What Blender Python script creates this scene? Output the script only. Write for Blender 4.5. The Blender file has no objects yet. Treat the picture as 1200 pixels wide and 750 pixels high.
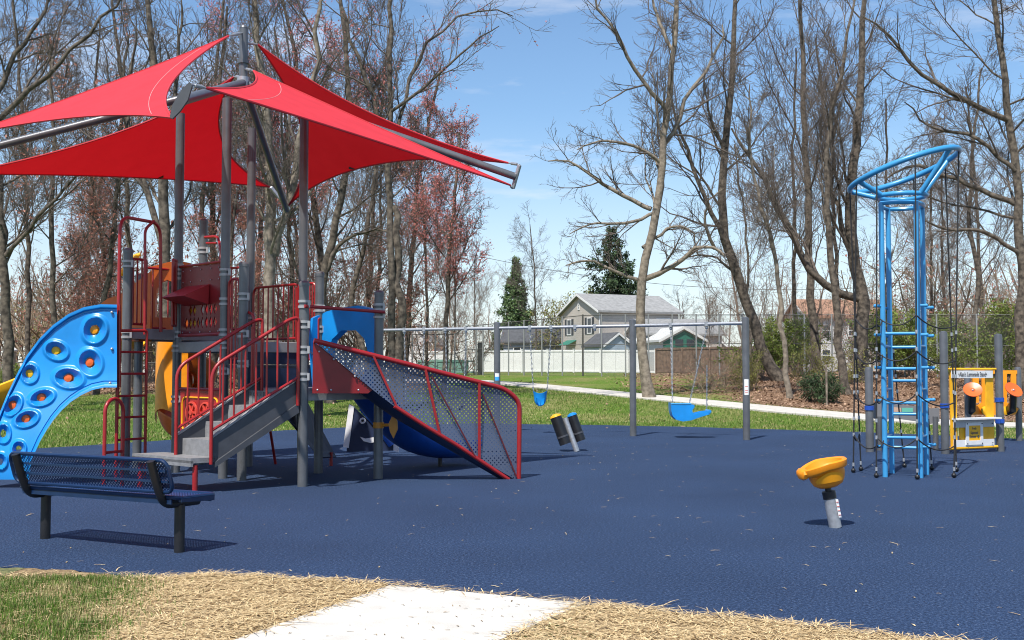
import bpy, math, random
import numpy as np
from mathutils import Vector, Matrix
R = math.radians
random.seed(7)
# ---------------------------------------------------------------- camera, world, sun, exposure
S = bpy.context.scene
C = S.collection
F, CY, CX, EYE, HOR = 1285.0, 375.0, 600.0, 1.45, 435.0
PITCH = math.atan((HOR - CY) / F)
cd = bpy.data.cameras.new('camera'); cam = bpy.data.objects.new('camera', cd); C.objects.link(cam)
cd.sensor_width = 36; cd.lens = 36 * F / 1200; cd.clip_end = 2000; cd.clip_start = .05
cam.location = (0, 0, EYE); cam.rotation_euler = (R(90) + PITCH, 0, 0)
S.camera = cam
ELEV = 57.0
SHD = Vector((.43, .90, 0)).normalized()          # direction shadows fall
to_sun = Vector((-SHD.x * math.cos(R(ELEV)), -SHD.y * math.cos(R(ELEV)), math.sin(R(ELEV))))
w = bpy.data.worlds.new('World'); S.world = w; w.use_nodes = True
wt = w.node_tree; bg = wt.nodes['Background']
sky = wt.nodes.new('ShaderNodeTexSky'); sky.sky_type = 'NISHITA'; sky.sun_disc = False
sky.sun_elevation = R(ELEV); sky.sun_rotation = math.atan2(to_sun.x, to_sun.y)
sky.air_density = 1.15; sky.dust_density = .3; sky.ozone_density = 2.4
tc = wt.nodes.new('ShaderNodeTexCoord'); mp = wt.nodes.new('ShaderNodeMapping')
mp.inputs['Scale'].default_value = (1.6, 1.6, 9.0); mp.inputs['Location'].default_value = (.35, .1, .62)
ns = wt.nodes.new('ShaderNodeTexNoise'); ns.inputs['Scale'].default_value = 2.2; ns.inputs['Detail'].default_value = 7; ns.inputs['Roughness'].default_value = .6
cr = wt.nodes.new('ShaderNodeValToRGB'); cr.color_ramp.elements[0].position = .53; cr.color_ramp.elements[1].position = .80
cr.color_ramp.elements[1].color = (.75, .75, .75, 1)
mx = wt.nodes.new('ShaderNodeMix'); mx.data_type = 'RGBA'; mx.inputs[7].default_value = (7.5, 7.7, 8.2, 1)
wt.links.new(tc.outputs['Generated'], mp.inputs[0]); wt.links.new(mp.outputs[0], ns.inputs['Vector'])
wt.links.new(ns.outputs['Fac'], cr.inputs[0]); sz = wt.nodes.new('ShaderNodeSeparateXYZ'); wt.links.new(tc.outputs['Generated'], sz.inputs[0])
mr = wt.nodes.new('ShaderNodeMapRange'); mr.interpolation_type = 'SMOOTHSTEP'; mr.inputs[1].default_value = .0; mr.inputs[2].default_value = .24; mr.inputs[3].default_value = .55; mr.inputs[4].default_value = 0
wt.links.new(sz.outputs[2], mr.inputs[0]); mxx = wt.nodes.new('ShaderNodeMath'); mxx.operation = 'MAXIMUM'; wt.links.new(cr.outputs[0], mxx.inputs[0]); wt.links.new(mr.outputs[0], mxx.inputs[1]); wt.links.new(mxx.outputs[0], mx.inputs[0])
tn = wt.nodes.new('ShaderNodeMix'); tn.data_type = 'RGBA'; tn.blend_type = 'MULTIPLY'; tn.inputs[0].default_value = 1; tn.inputs[7].default_value = (.98, 1.12, 1.24, 1)
wt.links.new(sky.outputs[0], tn.inputs[6]); wt.links.new(tn.outputs[2], mx.inputs[6]); wt.links.new(mx.outputs[2], bg.inputs[0])
bg.inputs[1].default_value = .098
sd = bpy.data.lights.new('sun', 'SUN'); sd.energy = 5.0; sd.angle = R(.53); sd.color = (1, .95, .87)
so = bpy.data.objects.new('sun', sd); C.objects.link(so)
so.rotation_euler = (-to_sun).to_track_quat('-Z', 'Y').to_euler(); so.location = (0, 0, 30)
S.view_settings.view_transform = 'Standard'; S.view_settings.look = 'None'
S.view_settings.exposure = .42; S.view_settings.gamma = 1
S.cycles.filter_width = 1.05; S.cycles.max_bounces = 5; S.cycles.transparent_max_bounces = 12

# ---------------------------------------------------------------- helpers
cp, sp_ = math.cos(PITCH), math.sin(PITCH)
def ray(px, py):
    u, v = (px - CX) / F, (CY - py) / F
    return Vector((u, cp - v * sp_, sp_ + v * cp))
def P(px, py, Y):
    d = ray(px, py); t = Y / d.y
    return Vector((d.x * t, Y, EYE + d.z * t))
def G(px, py, z=0.0):
    d = ray(px, py); t = (z - EYE) / d.z
    return Vector((d.x * t, d.y * t, z))
def sm(a, b, x):
    t = min(1, max(0, (x - a) / (b - a))); return t * t * (3 - 2 * t)
# edge of the rubber surface in plan
EDGE = [G(*p) for p in [(-420, 560), (-150, 537), (50, 525), (180, 517), (320, 505), (440, 499), (560, 496.5), (700, 498), (800, 500), (900, 503), (1000, 506), (1100, 510), (1200, 514.5), (1420, 528), (1700, 560)]]
def edge_y(x):
    for a, b in zip(EDGE, EDGE[1:]):
        if a.x <= x <= b.x: return a.y + (b.y - a.y) * (x - a.x) / (b.x - a.x)
    return EDGE[0].y if x < EDGE[0].x else EDGE[-1].y
def terr(x, y):
    h = 1.25 * sm(24, 62, y) + .1 * sm(62, 100, y) + .25 * sm(5, 14, x) * sm(33, 44, y) * (1 - sm(52, 70, y))
    e_ = edge_y(x) if y < 50 else 30; h *= sm(e_ - .2, e_ + 9, y)
    h += .03 * math.sin(x * .31 + 1) * math.sin(y * .23) * sm(e_ + 1, e_ + 6, y)
    return h - .02
def GT(px, py):
    d = ray(px, py); t = 10.0
    while t < 200:
        p = Vector((0, 0, EYE)) + d * t
        if p.z <= terr(p.x, p.y): return Vector((p.x, p.y, terr(p.x, p.y)))
        t += .1
    return p

def nmat(name, col, rough=.6, metal=0, var=.0, vscale=8, bump=0, bscale=60, col2=None, spec=.5, coord='Object', trans=0, detail=4):
    m = bpy.data.materials.new(name); m.use_nodes = True; nt = m.node_tree; b = nt.nodes['Principled BSDF']
    b.inputs['Base Color'].default_value = (*col, 1); b.inputs['Roughness'].default_value = rough
    b.inputs['Metallic'].default_value = metal; b.inputs['Specular IOR Level'].default_value = spec
    t = nt.nodes.new('ShaderNodeTexCoord')
    if var or col2:
        n = nt.nodes.new('ShaderNodeTexNoise'); n.inputs['Scale'].default_value = vscale; n.inputs['Detail'].default_value = detail
        r = nt.nodes.new('ShaderNodeValToRGB'); c2 = col2 or tuple(c * (1 - var) for c in col); c1 = col if col2 else tuple(min(1, c * (1 + var)) for c in col)
        r.color_ramp.elements[0].color = (*c2, 1); r.color_ramp.elements[1].color = (*c1, 1)
        r.color_ramp.elements[0].position = .35; r.color_ramp.elements[1].position = .65
        nt.links.new(t.outputs[coord], n.inputs['Vector']); nt.links.new(n.outputs['Fac'], r.inputs[0]); nt.links.new(r.outputs[0], b.inputs['Base Color'])
        if trans:
            tr = nt.nodes.new('ShaderNodeBsdfTranslucent'); ms = nt.nodes.new('ShaderNodeMixShader'); ms.inputs[0].default_value = trans
            nt.links.new(r.outputs[0], tr.inputs[0]); nt.links.new(b.outputs[0], ms.inputs[1]); nt.links.new(tr.outputs[0], ms.inputs[2])
            nt.links.new(ms.outputs[0], nt.nodes['Material Output'].inputs[0])
    if bump:
        n2 = nt.nodes.new('ShaderNodeTexNoise'); n2.inputs['Scale'].default_value = bscale; n2.inputs['Detail'].default_value = 3
        bn = nt.nodes.new('ShaderNodeBump'); bn.inputs['Strength'].default_value = bump; bn.inputs['Distance'].default_value = .01
        nt.links.new(t.outputs[coord], n2.inputs['Vector']); nt.links.new(n2.outputs['Fac'], bn.inputs['Height']); nt.links.new(bn.outputs[0], b.inputs['Normal'])
    return m
def perf(name, col, k, thr, rough=.4, metal=.3):
    """metal sheet punched with staggered holes, laid out on the sheet's own UV in metres"""
    m = bpy.data.materials.new(name); m.use_nodes = True; nt = m.node_tree; b = nt.nodes['Principled BSDF']
    b.inputs['Base Color'].default_value = (*col, 1); b.inputs['Roughness'].default_value = rough; b.inputs['Metallic'].default_value = metal
    uv = nt.nodes.new('ShaderNodeUVMap'); sx = nt.nodes.new('ShaderNodeSeparateXYZ'); nt.links.new(uv.outputs[0], sx.inputs[0])
    def M(op, a, b_=None):
        n = nt.nodes.new('ShaderNodeMath'); n.operation = op
        for i, v in enumerate((a, b_)):
            if v is None: continue
            if isinstance(v, (int, float)): n.inputs[i].default_value = v
            else: nt.links.new(v, n.inputs[i])
        return n.outputs[0]
    s1 = M('SINE', M('MULTIPLY', sx.outputs[0], k)); s2 = M('SINE', M('MULTIPLY', sx.outputs[1], k))
    hole = M('GREATER_THAN', M('MULTIPLY', s1, s2), thr)
    tr = nt.nodes.new('ShaderNodeBsdfTransparent'); ms = nt.nodes.new('ShaderNodeMixShader')
    nt.links.new(hole, ms.inputs[0]); nt.links.new(b.outputs[0], ms.inputs[1]); nt.links.new(tr.outputs[0], ms.inputs[2])
    nt.links.new(ms.outputs[0], nt.nodes['Material Output'].inputs[0])
    return m

M = {}
M['post'] = nmat('post_paint', (.12, .125, .135), .36, .3, var=.12, vscale=5, bump=.15, bscale=90)
M['galv'] = nmat('galvanised', (.42, .43, .45), .4, .6, var=.12, vscale=20)
M['clamp'] = nmat('clamp_paint', (.34, .34, .35), .4, .2)
M['red'] = nmat('red_powder_coat', (.30, .014, .016), .33, var=.1, vscale=6)
M['redpanel'] = nmat('red_panel', (.20, .009, .013), .4, var=.12, vscale=4)
M['step'] = nmat('step_coating', (.20, .20, .205), .65, var=.14, vscale=14, bump=.4, bscale=120)
M['stringer'] = nmat('stringer_coating', (.055, .058, .068), .5, var=.1)
M['rim'] = nmat('deck_rim', (.27, .27, .28), .5, var=.1)
M['blue'] = nmat('blue_plastic', (.008, .225, .60), .3, var=.10, vscale=3, bump=.08, bscale=160)
M['bluetube'] = nmat('blue_coated_steel', (.045, .27, .54), .3, var=.06, vscale=5)
M['slideblue'] = nmat('slide_plastic', (.012, .09, .42), .35, var=.08)
M['navy'] = nmat('navy_panel', (.012, .022, .06), .5, var=.1)
M['orange'] = nmat('orange_plastic', (.62, .13, .012), .4, var=.08)
M['yellow'] = nmat('yellow_plastic', (.85, .42, .01), .38, var=.06)
M['yellow2'] = nmat('amber_plastic', (.85, .30, .008), .38, var=.06)
M['disc'] = nmat('orange_disc', (.72, .12, .02), .35)
M['black'] = nmat('black_coating', (.012, .012, .014), .4, var=.2)
M['rubberband'] = nmat('rope', (.018, .018, .02), .7)
M['white'] = nmat('white_plastic', (.72, .72, .72), .5, var=.05)
M['lightgrey'] = nmat('light_grey_panel', (.46, .46, .47), .5, var=.05)
M['benchblue'] = nmat('bench_blue', (.007, .024, .075), .3, var=.1)
M['perfbench'] = perf('perforated_bench_blue', (.006, .020, .070), 2 * math.pi / .033, .16, .3, .1)
M['perfseat'] = perf('perforated_bench_seat', (.02, .055, .17), 2 * math.pi / .030, .45, .3, .1)
M['perframp'] = perf('perforated_steel', (.10, .12, .18), 2 * math.pi / .060, .46, .32, .35)
M['label'] = nmat('label_white', (.8, .8, .78), .5)
M['labelblue'] = nmat('label_blue', (.05, .35, .7), .5)
M['labelred'] = nmat('label_red', (.6, .05, .03), .5)
M['ochre'] = nmat('ochre_plastic', (.48, .19, .015), .45)

def perf_red(): return M['redpanel']
def sail_mat():
    m = nmat('sail_fabric', (.80, .055, .075), .75, var=.05, vscale=3, spec=.2)
    nt = m.node_tree; b = nt.nodes['Principled BSDF']
    t = nt.nodes.new('ShaderNodeTexCoord'); wv = nt.nodes.new('ShaderNodeTexNoise'); wv.inputs['Scale'].default_value = 1.6; wv.inputs['Detail'].default_value = 2
    bn = nt.nodes.new('ShaderNodeBump'); bn.inputs['Strength'].default_value = .25; bn.inputs['Distance'].default_value = .05
    nt.links.new(t.outputs['Object'], wv.inputs['Vector']); nt.links.new(wv.outputs['Fac'], bn.inputs['Height']); nt.links.new(bn.outputs[0], b.inputs['Normal'])
    tr = nt.nodes.new('ShaderNodeBsdfTranslucent'); tr.inputs[0].default_value = (.60, .003, .006, 1); ms = nt.nodes.new('ShaderNodeMixShader'); ms.inputs[0].default_value = .33
    nt.links.new(b.outputs[0], ms.inputs[1]); nt.links.new(tr.outputs[0], ms.inputs[2]); nt.links.new(ms.outputs[0], nt.nodes['Material Output'].inputs[0])
    return m
M['sail'] = sail_mat()
M['hem'] = nmat('sail_hem', (.50, .02, .03), .7)

def tag(o, label=None, cat=None, group=None, kind=None):
    if label: o['label'] = label
    if cat: o['category'] = cat
    if group: o['group'] = group
    if kind: o['kind'] = kind
    return o
def empty(name, loc, label, cat, group=None):
    o = bpy.data.objects.new(name, None); C.objects.link(o); o.location = loc; o.empty_display_size = .2
    return tag(o, label, cat, group)
def wloc(o):
    v = Vector((0, 0, 0))
    while o: v += o.location; o = o.parent
    return v
class MB:
    def __init__(s): s.v = []; s.f = []; s.uv = []; s.hasuv = False
    def add(s, vs, fs, uvs=None):
        o = len(s.v); s.v += [tuple(v) for v in vs]
        for i, f in enumerate(fs): s.f.append(tuple(o + k for k in f)); s.uv.append(uvs[i] if uvs else [(0, 0)] * len(f))
        if uvs: s.hasuv = True
        return s
    def box(s, c, size, ax=None, bev=0):
        c = Vector(c); X, Y, Z = ax or (Vector((1, 0, 0)), Vector((0, 1, 0)), Vector((0, 0, 1)))
        a, b, d = [q / 2 for q in size]; vs = []
        if bev <= 0 or bev > min(a, b, d) * .9:
            for sx in (-1, 1):
                for sy in (-1, 1):
                    for sz in (-1, 1): vs.append(c + X * a * sx + Y * b * sy + Z * d * sz)
            return s.add(vs, [(0, 1, 3, 2), (4, 6, 7, 5), (0, 4, 5, 1), (2, 3, 7, 6), (0, 2, 6, 4), (1, 5, 7, 3)])
        # octagonal profile in XY with inset caps
        ring = [(a, b - bev), (a - bev, b), (-a + bev, b), (-a, b - bev), (-a, -b + bev), (-a + bev, -b), (a - bev, -b), (a, -b + bev)]
        lv = [(-d, 1), (-d + bev, 0), (d - bev, 0), (d, 1)]
        for z, k in lv:
            for (x, y) in ring:
                kx = (a - bev) / a if k else 1; ky = (b - bev) / b if k else 1
                vs.append(c + X * x * kx + Y * y * ky + Z * z)
        fs = [tuple(range(7, -1, -1)), tuple(24 + i for i in range(8))]
        for l in range(3):
            for i in range(8): j = (i + 1) % 8; fs.append((l * 8 + i, l * 8 + j, (l + 1) * 8 + j, (l + 1) * 8 + i))
        return s.add(vs, fs)
    def bar(s, p, q, wd, ht, up=(0, 0, 1), bev=0):
        p, q = Vector(p), Vector(q); Y = (q - p); L = Y.length; Y.normalize(); up = Vector(up)
        X = Y.cross(up).normalized(); Z = X.cross(Y).normalized()
        return s.box((p + q) / 2, (wd, ht, L), (X, Z, Y), bev)
    def tube(s, pts, r, n=8, cap=True, closed=False):
        pts = [Vector(p) for p in pts]; K = len(pts); rs = r if isinstance(r, (list, tuple)) else [r] * K
        t0 = (pts[1] - pts[0]).normalized(); ref = Vector((0, 0, 1)) if abs(t0.z) < .9 else Vector((1, 0, 0))
        u = t0.cross(ref).normalized(); vs = []; fs = []
        for i, p in enumerate(pts):
            if closed: t = (pts[(i + 1) % K] - pts[i - 1]).normalized()
            else: t = (pts[min(i + 1, K - 1)] - pts[max(i - 1, 0)]).normalized()
            u = (u - t * u.dot(t)).normalized(); v = t.cross(u)
            for k in range(n):
                a = 2 * math.pi * k / n; vs.append(p + (u * math.cos(a) + v * math.sin(a)) * rs[i])
        for i in range(K if closed else K - 1):
            for k in range(n):
                j = (k + 1) % n; i2 = (i + 1) % K; fs.append((i * n + k, i * n + j, i2 * n + j, i2 * n + k))
        if cap and not closed: fs += [tuple(range(n - 1, -1, -1)), tuple((K - 1) * n + k for k in range(n))]
        return s.add(vs, fs)
    def lathe(s, c, prof, n=24, ax=None):
        c = Vector(c); X, Y, Z = ax or (Vector((1, 0, 0)), Vector((0, 1, 0)), Vector((0, 0, 1))); vs = []; fs = []
        for (r, z) in prof:
            for k in range(n):
                a = 2 * math.pi * k / n; vs.append(c + X * r * math.cos(a) + Y * r * math.sin(a) + Z * z)
        for i in range(len(prof) - 1):
            for k in range(n): j = (k + 1) % n; fs.append((i * n + k, i * n + j, (i + 1) * n + j, (i + 1) * n + k))
        fs += [tuple(range(n - 1, -1, -1)), tuple((len(prof) - 1) * n + k for k in range(n))]
        return s.add(vs, fs)
    def ball(s, c, r, n=12, m=8):
        return s.lathe(c, [(max(1e-4, r * math.sin(math.pi * i / m)), -r * math.cos(math.pi * i / m)) for i in range(m + 1)], n)
    def prism(s, poly, off):
        n = len(poly); off = Vector(off); vs = [Vector(p) for p in poly] + [Vector(p) + off for p in poly]
        fs = [tuple(range(n)), tuple(n + i for i in range(n - 1, -1, -1))] + [(i, n + i, n + (i + 1) % n, (i + 1) % n) for i in range(n)]
        return s.add(vs, fs)
    def ringprism(s, outer, inner, off):      # same count
        n = len(outer); off = Vector(off); o = [Vector(p) for p in outer]; i_ = [Vector(p) for p in inner]
        vs = o + i_ + [p + off for p in o] + [p + off for p in i_]; fs = []
        for k in range(n):
            j = (k + 1) % n
            fs += [(k, j, n + j, n + k), (2 * n + k, 3 * n + k, 3 * n + j, 2 * n + j), (k, 2 * n + k, 2 * n + j, j), (n + k, n + j, 3 * n + j, 3 * n + k)]
        return s.add(vs, fs)
    def grid(s, fn, nu, nv, uvfn=None):
        vs = [fn(i / nu, j / nv) for i in range(nu + 1) for j in range(nv + 1)]; fs = []; uvs = []
        for i in range(nu):
            for j in range(nv):
                a = i * (nv + 1) + j; fs.append((a, a + nv + 1, a + nv + 2, a + 1))
                if uvfn: uvs.append([uvfn(q[0] / nu, q[1] / nv) for q in ((i, j), (i + 1, j), (i + 1, j + 1), (i, j + 1))])
        return s.add(vs, fs, uvs or None)
    def build(s, name, mat, parent=None, smooth=True, label=None):
        me = bpy.data.meshes.new(name); o = Vector((0, 0, 0)) if parent is None else wloc(parent)
        me.from_pydata([(v[0] - o.x, v[1] - o.y, v[2] - o.z) for v in s.v], [], s.f)
        if s.hasuv:
            ul = me.uv_layers.new(name='UVMap'); flat = [c for fu in s.uv for p in fu for c in p]; ul.data.foreach_set('uv', flat)
        me.materials.append(mat)
        if smooth:
            me.polygons.foreach_set('use_smooth', [True] * len(me.polygons)); me.set_sharp_from_angle(angle=R(38))
        me.update(); ob = bpy.data.objects.new(name, me); C.objects.link(ob)
        if parent: ob.parent = parent
        if label: ob['label'] = label
        return ob
def npmesh(name, V, Fq, mat, parent=None, smooth=False):
    me = bpy.data.meshes.new(name); k = Fq.shape[1]; me.vertices.add(len(V)); me.vertices.foreach_set('co', V.astype(np.float32).ravel())
    me.loops.add(Fq.size); me.loops.foreach_set('vertex_index', Fq.astype(np.int32).ravel())
    me.polygons.add(len(Fq)); me.polygons.foreach_set('loop_start', (np.arange(len(Fq)) * k).astype(np.int32)); me.polygons.foreach_set('loop_total', np.full(len(Fq), k, np.int32))
    if smooth: me.polygons.foreach_set('use_smooth', np.ones(len(Fq), bool))
    me.materials.append(mat); me.update(); me.validate(); ob = bpy.data.objects.new(name, me); C.objects.link(ob)
    if parent: ob.parent = parent
    return ob
def arc(c, u, v, r, a0, a1, n): return [Vector(c) + (Vector(u) * math.cos(R(a0 + (a1 - a0) * i / n)) + Vector(v) * math.sin(R(a0 + (a1 - a0) * i / n))) * r for i in range(n + 1)]
def fillet(pts, r, n=5):
    pts = [Vector(p) for p in pts]; out = [pts[0]]
    for a, b, c in zip(pts, pts[1:], pts[2:]):
        d1 = (a - b); d2 = (c - b); q = min(r, d1.length * .45, d2.length * .45); s0 = b + d1.normalized() * q; s1 = b + d2.normalized() * q
        for i in range(n + 1): t = i / n; out.append(s0 * (1 - t) ** 2 + b * 2 * t * (1 - t) + s1 * t * t)
    return out + [pts[-1]]
UP = Vector((0, 0, 1))

# ---------------------------------------------------------------- ground
def ground_mat():
    m = bpy.data.materials.new('ground_cover'); m.use_nodes = True; nt = m.node_tree; b = nt.nodes['Principled BSDF']; b.inputs['Roughness'].default_value = .95; b.inputs['Specular IOR Level'].default_value = .1
    t = nt.nodes.new('ShaderNodeTexCoord')
    def noise(sc, det=4, scale=(1, 1, 1), rg=.6):
        mpn = nt.nodes.new('ShaderNodeMapping'); mpn.inputs['Scale'].default_value = scale; nt.links.new(t.outputs['Object'], mpn.inputs[0])
        n = nt.nodes.new('ShaderNodeTexNoise'); n.inputs['Scale'].default_value = sc; n.inputs['Detail'].default_value = det; n.inputs['Roughness'].default_value = rg; nt.links.new(mpn.outputs[0], n.inputs['Vector']); return n.outputs['Fac']
    def ramp(f, stops):
        r = nt.nodes.new('ShaderNodeValToRGB'); el = r.color_ramp.elements
        while len(el) < len(stops): el.new(.5)
        for e, (p, c) in zip(el, stops): e.position = p; e.color = (*c, 1)
        nt.links.new(f, r.inputs[0]); return r.outputs[0]
    def mix(f, a, b2):
        x = nt.nodes.new('ShaderNodeMix'); x.data_type = 'RGBA'; nt.links.new(f, x.inputs[0]); nt.links.new(a, x.inputs[6]); nt.links.new(b2, x.inputs[7]); return x.outputs[2]
    g = ramp(noise(14, 8, (1, .6, 1), .75), [(.3, (.04, .085, .012)), (.5, (.095, .165, .022)), (.66, (.21, .25, .06))])
    dry = ramp(noise(9, 8, (1, .6, 1), .8), [(.32, (.10, .10, .03)), (.5, (.20, .19, .07)), (.68, (.36, .30, .14))])
    grass = mix(ramp(noise(.35, 3), [(.42, (0, 0, 0)), (.65, (.8, .8, .8))]), g, dry)
    leaf = ramp(noise(11, 10, (1, .7, 1), .85), [(.3, (.06, .035, .02)), (.48, (.17, .10, .06)), (.64, (.36, .24, .16)), (.75, (.5, .4, .3))])
    at = nt.nodes.new('ShaderNodeAttribute'); at.attribute_name = 'litter'
    ad = nt.nodes.new('ShaderNodeMath'); ad.operation = 'ADD'; nz = nt.nodes.new('ShaderNodeMath'); nz.operation = 'MULTIPLY_ADD'; nz.inputs[1].default_value = 1.6; nz.inputs[2].default_value = -.8
    nt.links.new(noise(1.6, 6), nz.inputs[0]); nt.links.new(at.outputs['Fac'], ad.inputs[0]); nt.links.new(nz.outputs[0], ad.inputs[1])
    f = ramp(ad.outputs[0], [(.42, (0, 0, 0)), (.58, (1, 1, 1))])
    nt.links.new(mix(f, grass, leaf), b.inputs['Base Color'])
    bn = nt.nodes.new('ShaderNodeBump'); bn.inputs['Strength'].default_value = .9; bn.inputs['Distance'].default_value = .05; nt.links.new(noise(18, 6), bn.inputs['Height']); nt.links.new(bn.outputs[0], b.inputs['Normal'])
    return m
pathpts_px = [(440, 447.0), (500, 447.0), (560, 447.5), (620, 452), (700, 460), (780, 468), (850, 475), (930, 483), (1010, 490), (1100, 496), (1200, 500), (1330, 506)]
PATH = [GT(*p) for p in pathpts_px]
def path_y(x):
    if x <= PATH[0].x: return PATH[0].y
    for a, b in zip(PATH, PATH[1:]):
        if a.x <= x <= b.x: return a.y + (b.y - a.y) * (x - a.x) / (b.x - a.x)
    return PATH[-1].y
def litter(x, y):
    # leaf litter lies on the bank behind the path at right, and in the woods at left
    px = CX + x / y * F
    a = sm(800, 900, px) * sm(1.2, 3.0, y - path_y(x))
    b = .55 * sm(690, 760, px) * sm(2, 6, y - path_y(x))
    c = sm(38, 46, y) * (1 - sm(440, 560, px))
    d = sm(95, 110, y)
    return max(a, b, c, d)
xs = sorted(set([round(-400 + i * 20, 2) for i in range(41)] + [round(-30 + i * .8, 2) for i in range(76)]))
ys = sorted(set([-60, -30, -10, -2, 2, 5, 6, 7, 8, 9, 10, 12, 14, 16] + [round(18 + i * .7, 2) for i in range(70)] + [70, 75, 80, 90, 100, 120, 150, 200, 300, 500, 900]))
gv = [(x, y, terr(x, y) if y > 9 else -.02) for x in xs for y in ys]; ny = len(ys)
gf = [(i * ny + j, (i + 1) * ny + j, (i + 1) * ny + j + 1, i * ny + j + 1) for i in range(len(xs) - 1) for j in range(ny - 1)]
me = bpy.data.meshes.new('ground'); me.from_pydata(gv, [], gf); me.polygons.foreach_set('use_smooth', [True] * len(gf))
at = me.attributes.new('litter', 'FLOAT', 'POINT'); at.data.foreach_set('value', [litter(x, y) if y > 15 else 0 for (x, y, z) in gv])
M['ground'] = ground_mat(); me.materials.append(M['ground']); go = bpy.data.objects.new('ground', me); C.objects.link(go); tag(go, kind='structure')

def rubber_mat():
    m = bpy.data.materials.new('rubber_crumb'); m.use_nodes = True; nt = m.node_tree; b = nt.nodes['Principled BSDF']; b.inputs['Roughness'].default_value = .8; b.inputs['Specular IOR Level'].default_value = .3
    t = nt.nodes.new('ShaderNodeTexCoord')
    n1 = nt.nodes.new('ShaderNodeTexNoise'); n1.inputs['Scale'].default_value = 48; n1.inputs['Detail'].default_value = 5; n1.inputs['Roughness'].default_value = .95
    n2 = nt.nodes.new('ShaderNodeTexNoise'); n2.inputs['Scale'].default_value = .5; n2.inputs['Detail'].default_value = 5
    vo = nt.nodes.new('ShaderNodeTexVoronoi'); vo.inputs['Scale'].default_value = 90
    for n in (n1, n2, vo): nt.links.new(t.outputs['Object'], n.inputs['Vector'])
    r = nt.nodes.new('ShaderNodeValToRGB'); el = r.color_ramp.elements; el.new(.5); el.new(.7)
    for e, (p, c) in zip(el, [(.39, (.002, .004, .011)), (.48, (.011, .028, .074)), (.56, (.023, .053, .126)), (.67, (.17, .21, .29))]): e.position = p; e.color = (*c, 1)
    nt.links.new(n1.outputs['Fac'], r.inputs[0])
    r2 = nt.nodes.new('ShaderNodeValToRGB'); r2.color_ramp.elements[0].position = .3; r2.color_ramp.elements[0].color = (.82, .82, .82, 1); r2.color_ramp.elements[1].position = .75; r2.color_ramp.elements[1].color = (1.15, 1.13, 1.1, 1); nt.links.new(n2.outputs['Fac'], r2.inputs[0])
    mx = nt.nodes.new('ShaderNodeMix'); mx.data_type = 'RGBA'; mx.blend_type = 'MULTIPLY'; mx.inputs[0].default_value = 1; nt.links.new(r.outputs[0], mx.inputs[6]); nt.links.new(r2.outputs[0], mx.inputs[7]); nt.links.new(mx.outputs[2], b.inputs['Base Color'])
    bn = nt.nodes.new('ShaderNodeBump'); bn.inputs['Strength'].default_value = .5; bn.inputs['Distance'].default_value = .005; nt.links.new(vo.outputs['Distance'], bn.inputs['Height']); nt.links.new(bn.outputs[0], b.inputs['Normal'])
    return m
M['rubber'] = rubber_mat()
near = [G(*p) for p in [(-500, 640), (-200, 655), (0, 665), (80, 668), (160, 677), (260, 674), (360, 680), (440, 684), (455, 687), (570, 697), (686, 709), (760, 716), (860, 725), (960, 736), (1060, 748), (1200, 765), (1500, 810)]]
def near_y(x):
    if x <= near[0].x: return near[0].y
    for a, b in zip(near, near[1:]):
        if a.x <= x <= b.x: return a.y + (b.y - a.y) * (x - a.x) / (b.x - a.x)
    return near[-1].y
n = 120; X0, X1 = near[0].x - 4, 22
rb = MB()
for i in range(n + 1):
    x = X0 + (X1 - X0) * i / n
    yf = max(edge_y(x), near_y(x) + .5); jit = .04 * math.sin(x * 3.1) + .03 * math.sin(x * 7.7)
    rb.v += [(x, near_y(x) + jit * .6, .0), (x, yf + jit, .0), (x, near_y(x) + jit * .6 , -.05), (x, yf + jit, -.08)]
rb.f = [(4 * i, 4 * i + 4, 4 * i + 5, 4 * i + 1) for i in range(n)] + [(4 * i + 1, 4 * i + 5, 4 * i + 7, 4 * i + 3) for i in range(n)] + [(4 * i, 4 * i + 2, 4 * i + 6, 4 * i + 4) for i in range(n)]
rb.uv = [[(0, 0)] * 4] * len(rb.f)
tag(rb.build('rubber_surface', M['rubber'], smooth=False), kind='structure')
# back walkway
M['conc'] = nmat('concrete_path', (.50, .47, .42), .85, var=.1, vscale=5, bump=.3, bscale=60)
pm = MB()
for i, p in enumerate(PATH):
    a, b = PATH[max(i - 1, 0)], PATH[min(i + 1, len(PATH) - 1)]; d = (b - a); d.z = 0; d.normalize(); nrm = Vector((-d.y, d.x, 0)) * .75
    for s_ in (-1, 1):
        q = p + nrm * s_; pm.v.append((q.x, q.y, terr(q.x, q.y) + .05))
    q = p - nrm; pm.v.append((q.x, q.y, terr(q.x, q.y) - .05)); q = p + nrm; pm.v.append((q.x, q.y, terr(q.x, q.y) - .05))
for i in range(len(PATH) - 1): a = 4 * i; b = a + 4; pm.f += [(a, b, b + 1, a + 1), (a, a + 2, b + 2, b), (a + 1, b + 1, b + 3, a + 3)]
pm.uv = [[(0, 0)] * 4] * len(pm.f)
tag(pm.build('footpath', M['conc'], smooth=False), kind='structure')
# near concrete apron
M['apron'] = nmat('new_concrete', (.61, .58, .52), .8, col2=(.50, .47, .42), vscale=5, detail=9, bump=.3, bscale=90)
ap = MB(); q = [G(457, 688), G(686, 709.5), G(500, 790), G(170, 790)]; ap.prism([v + Vector((0, 0, .016)) for v in q], (0, 0, -.1))
tag(ap.build('concrete_walkway', M['apron'], smooth=False), kind='structure')
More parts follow.
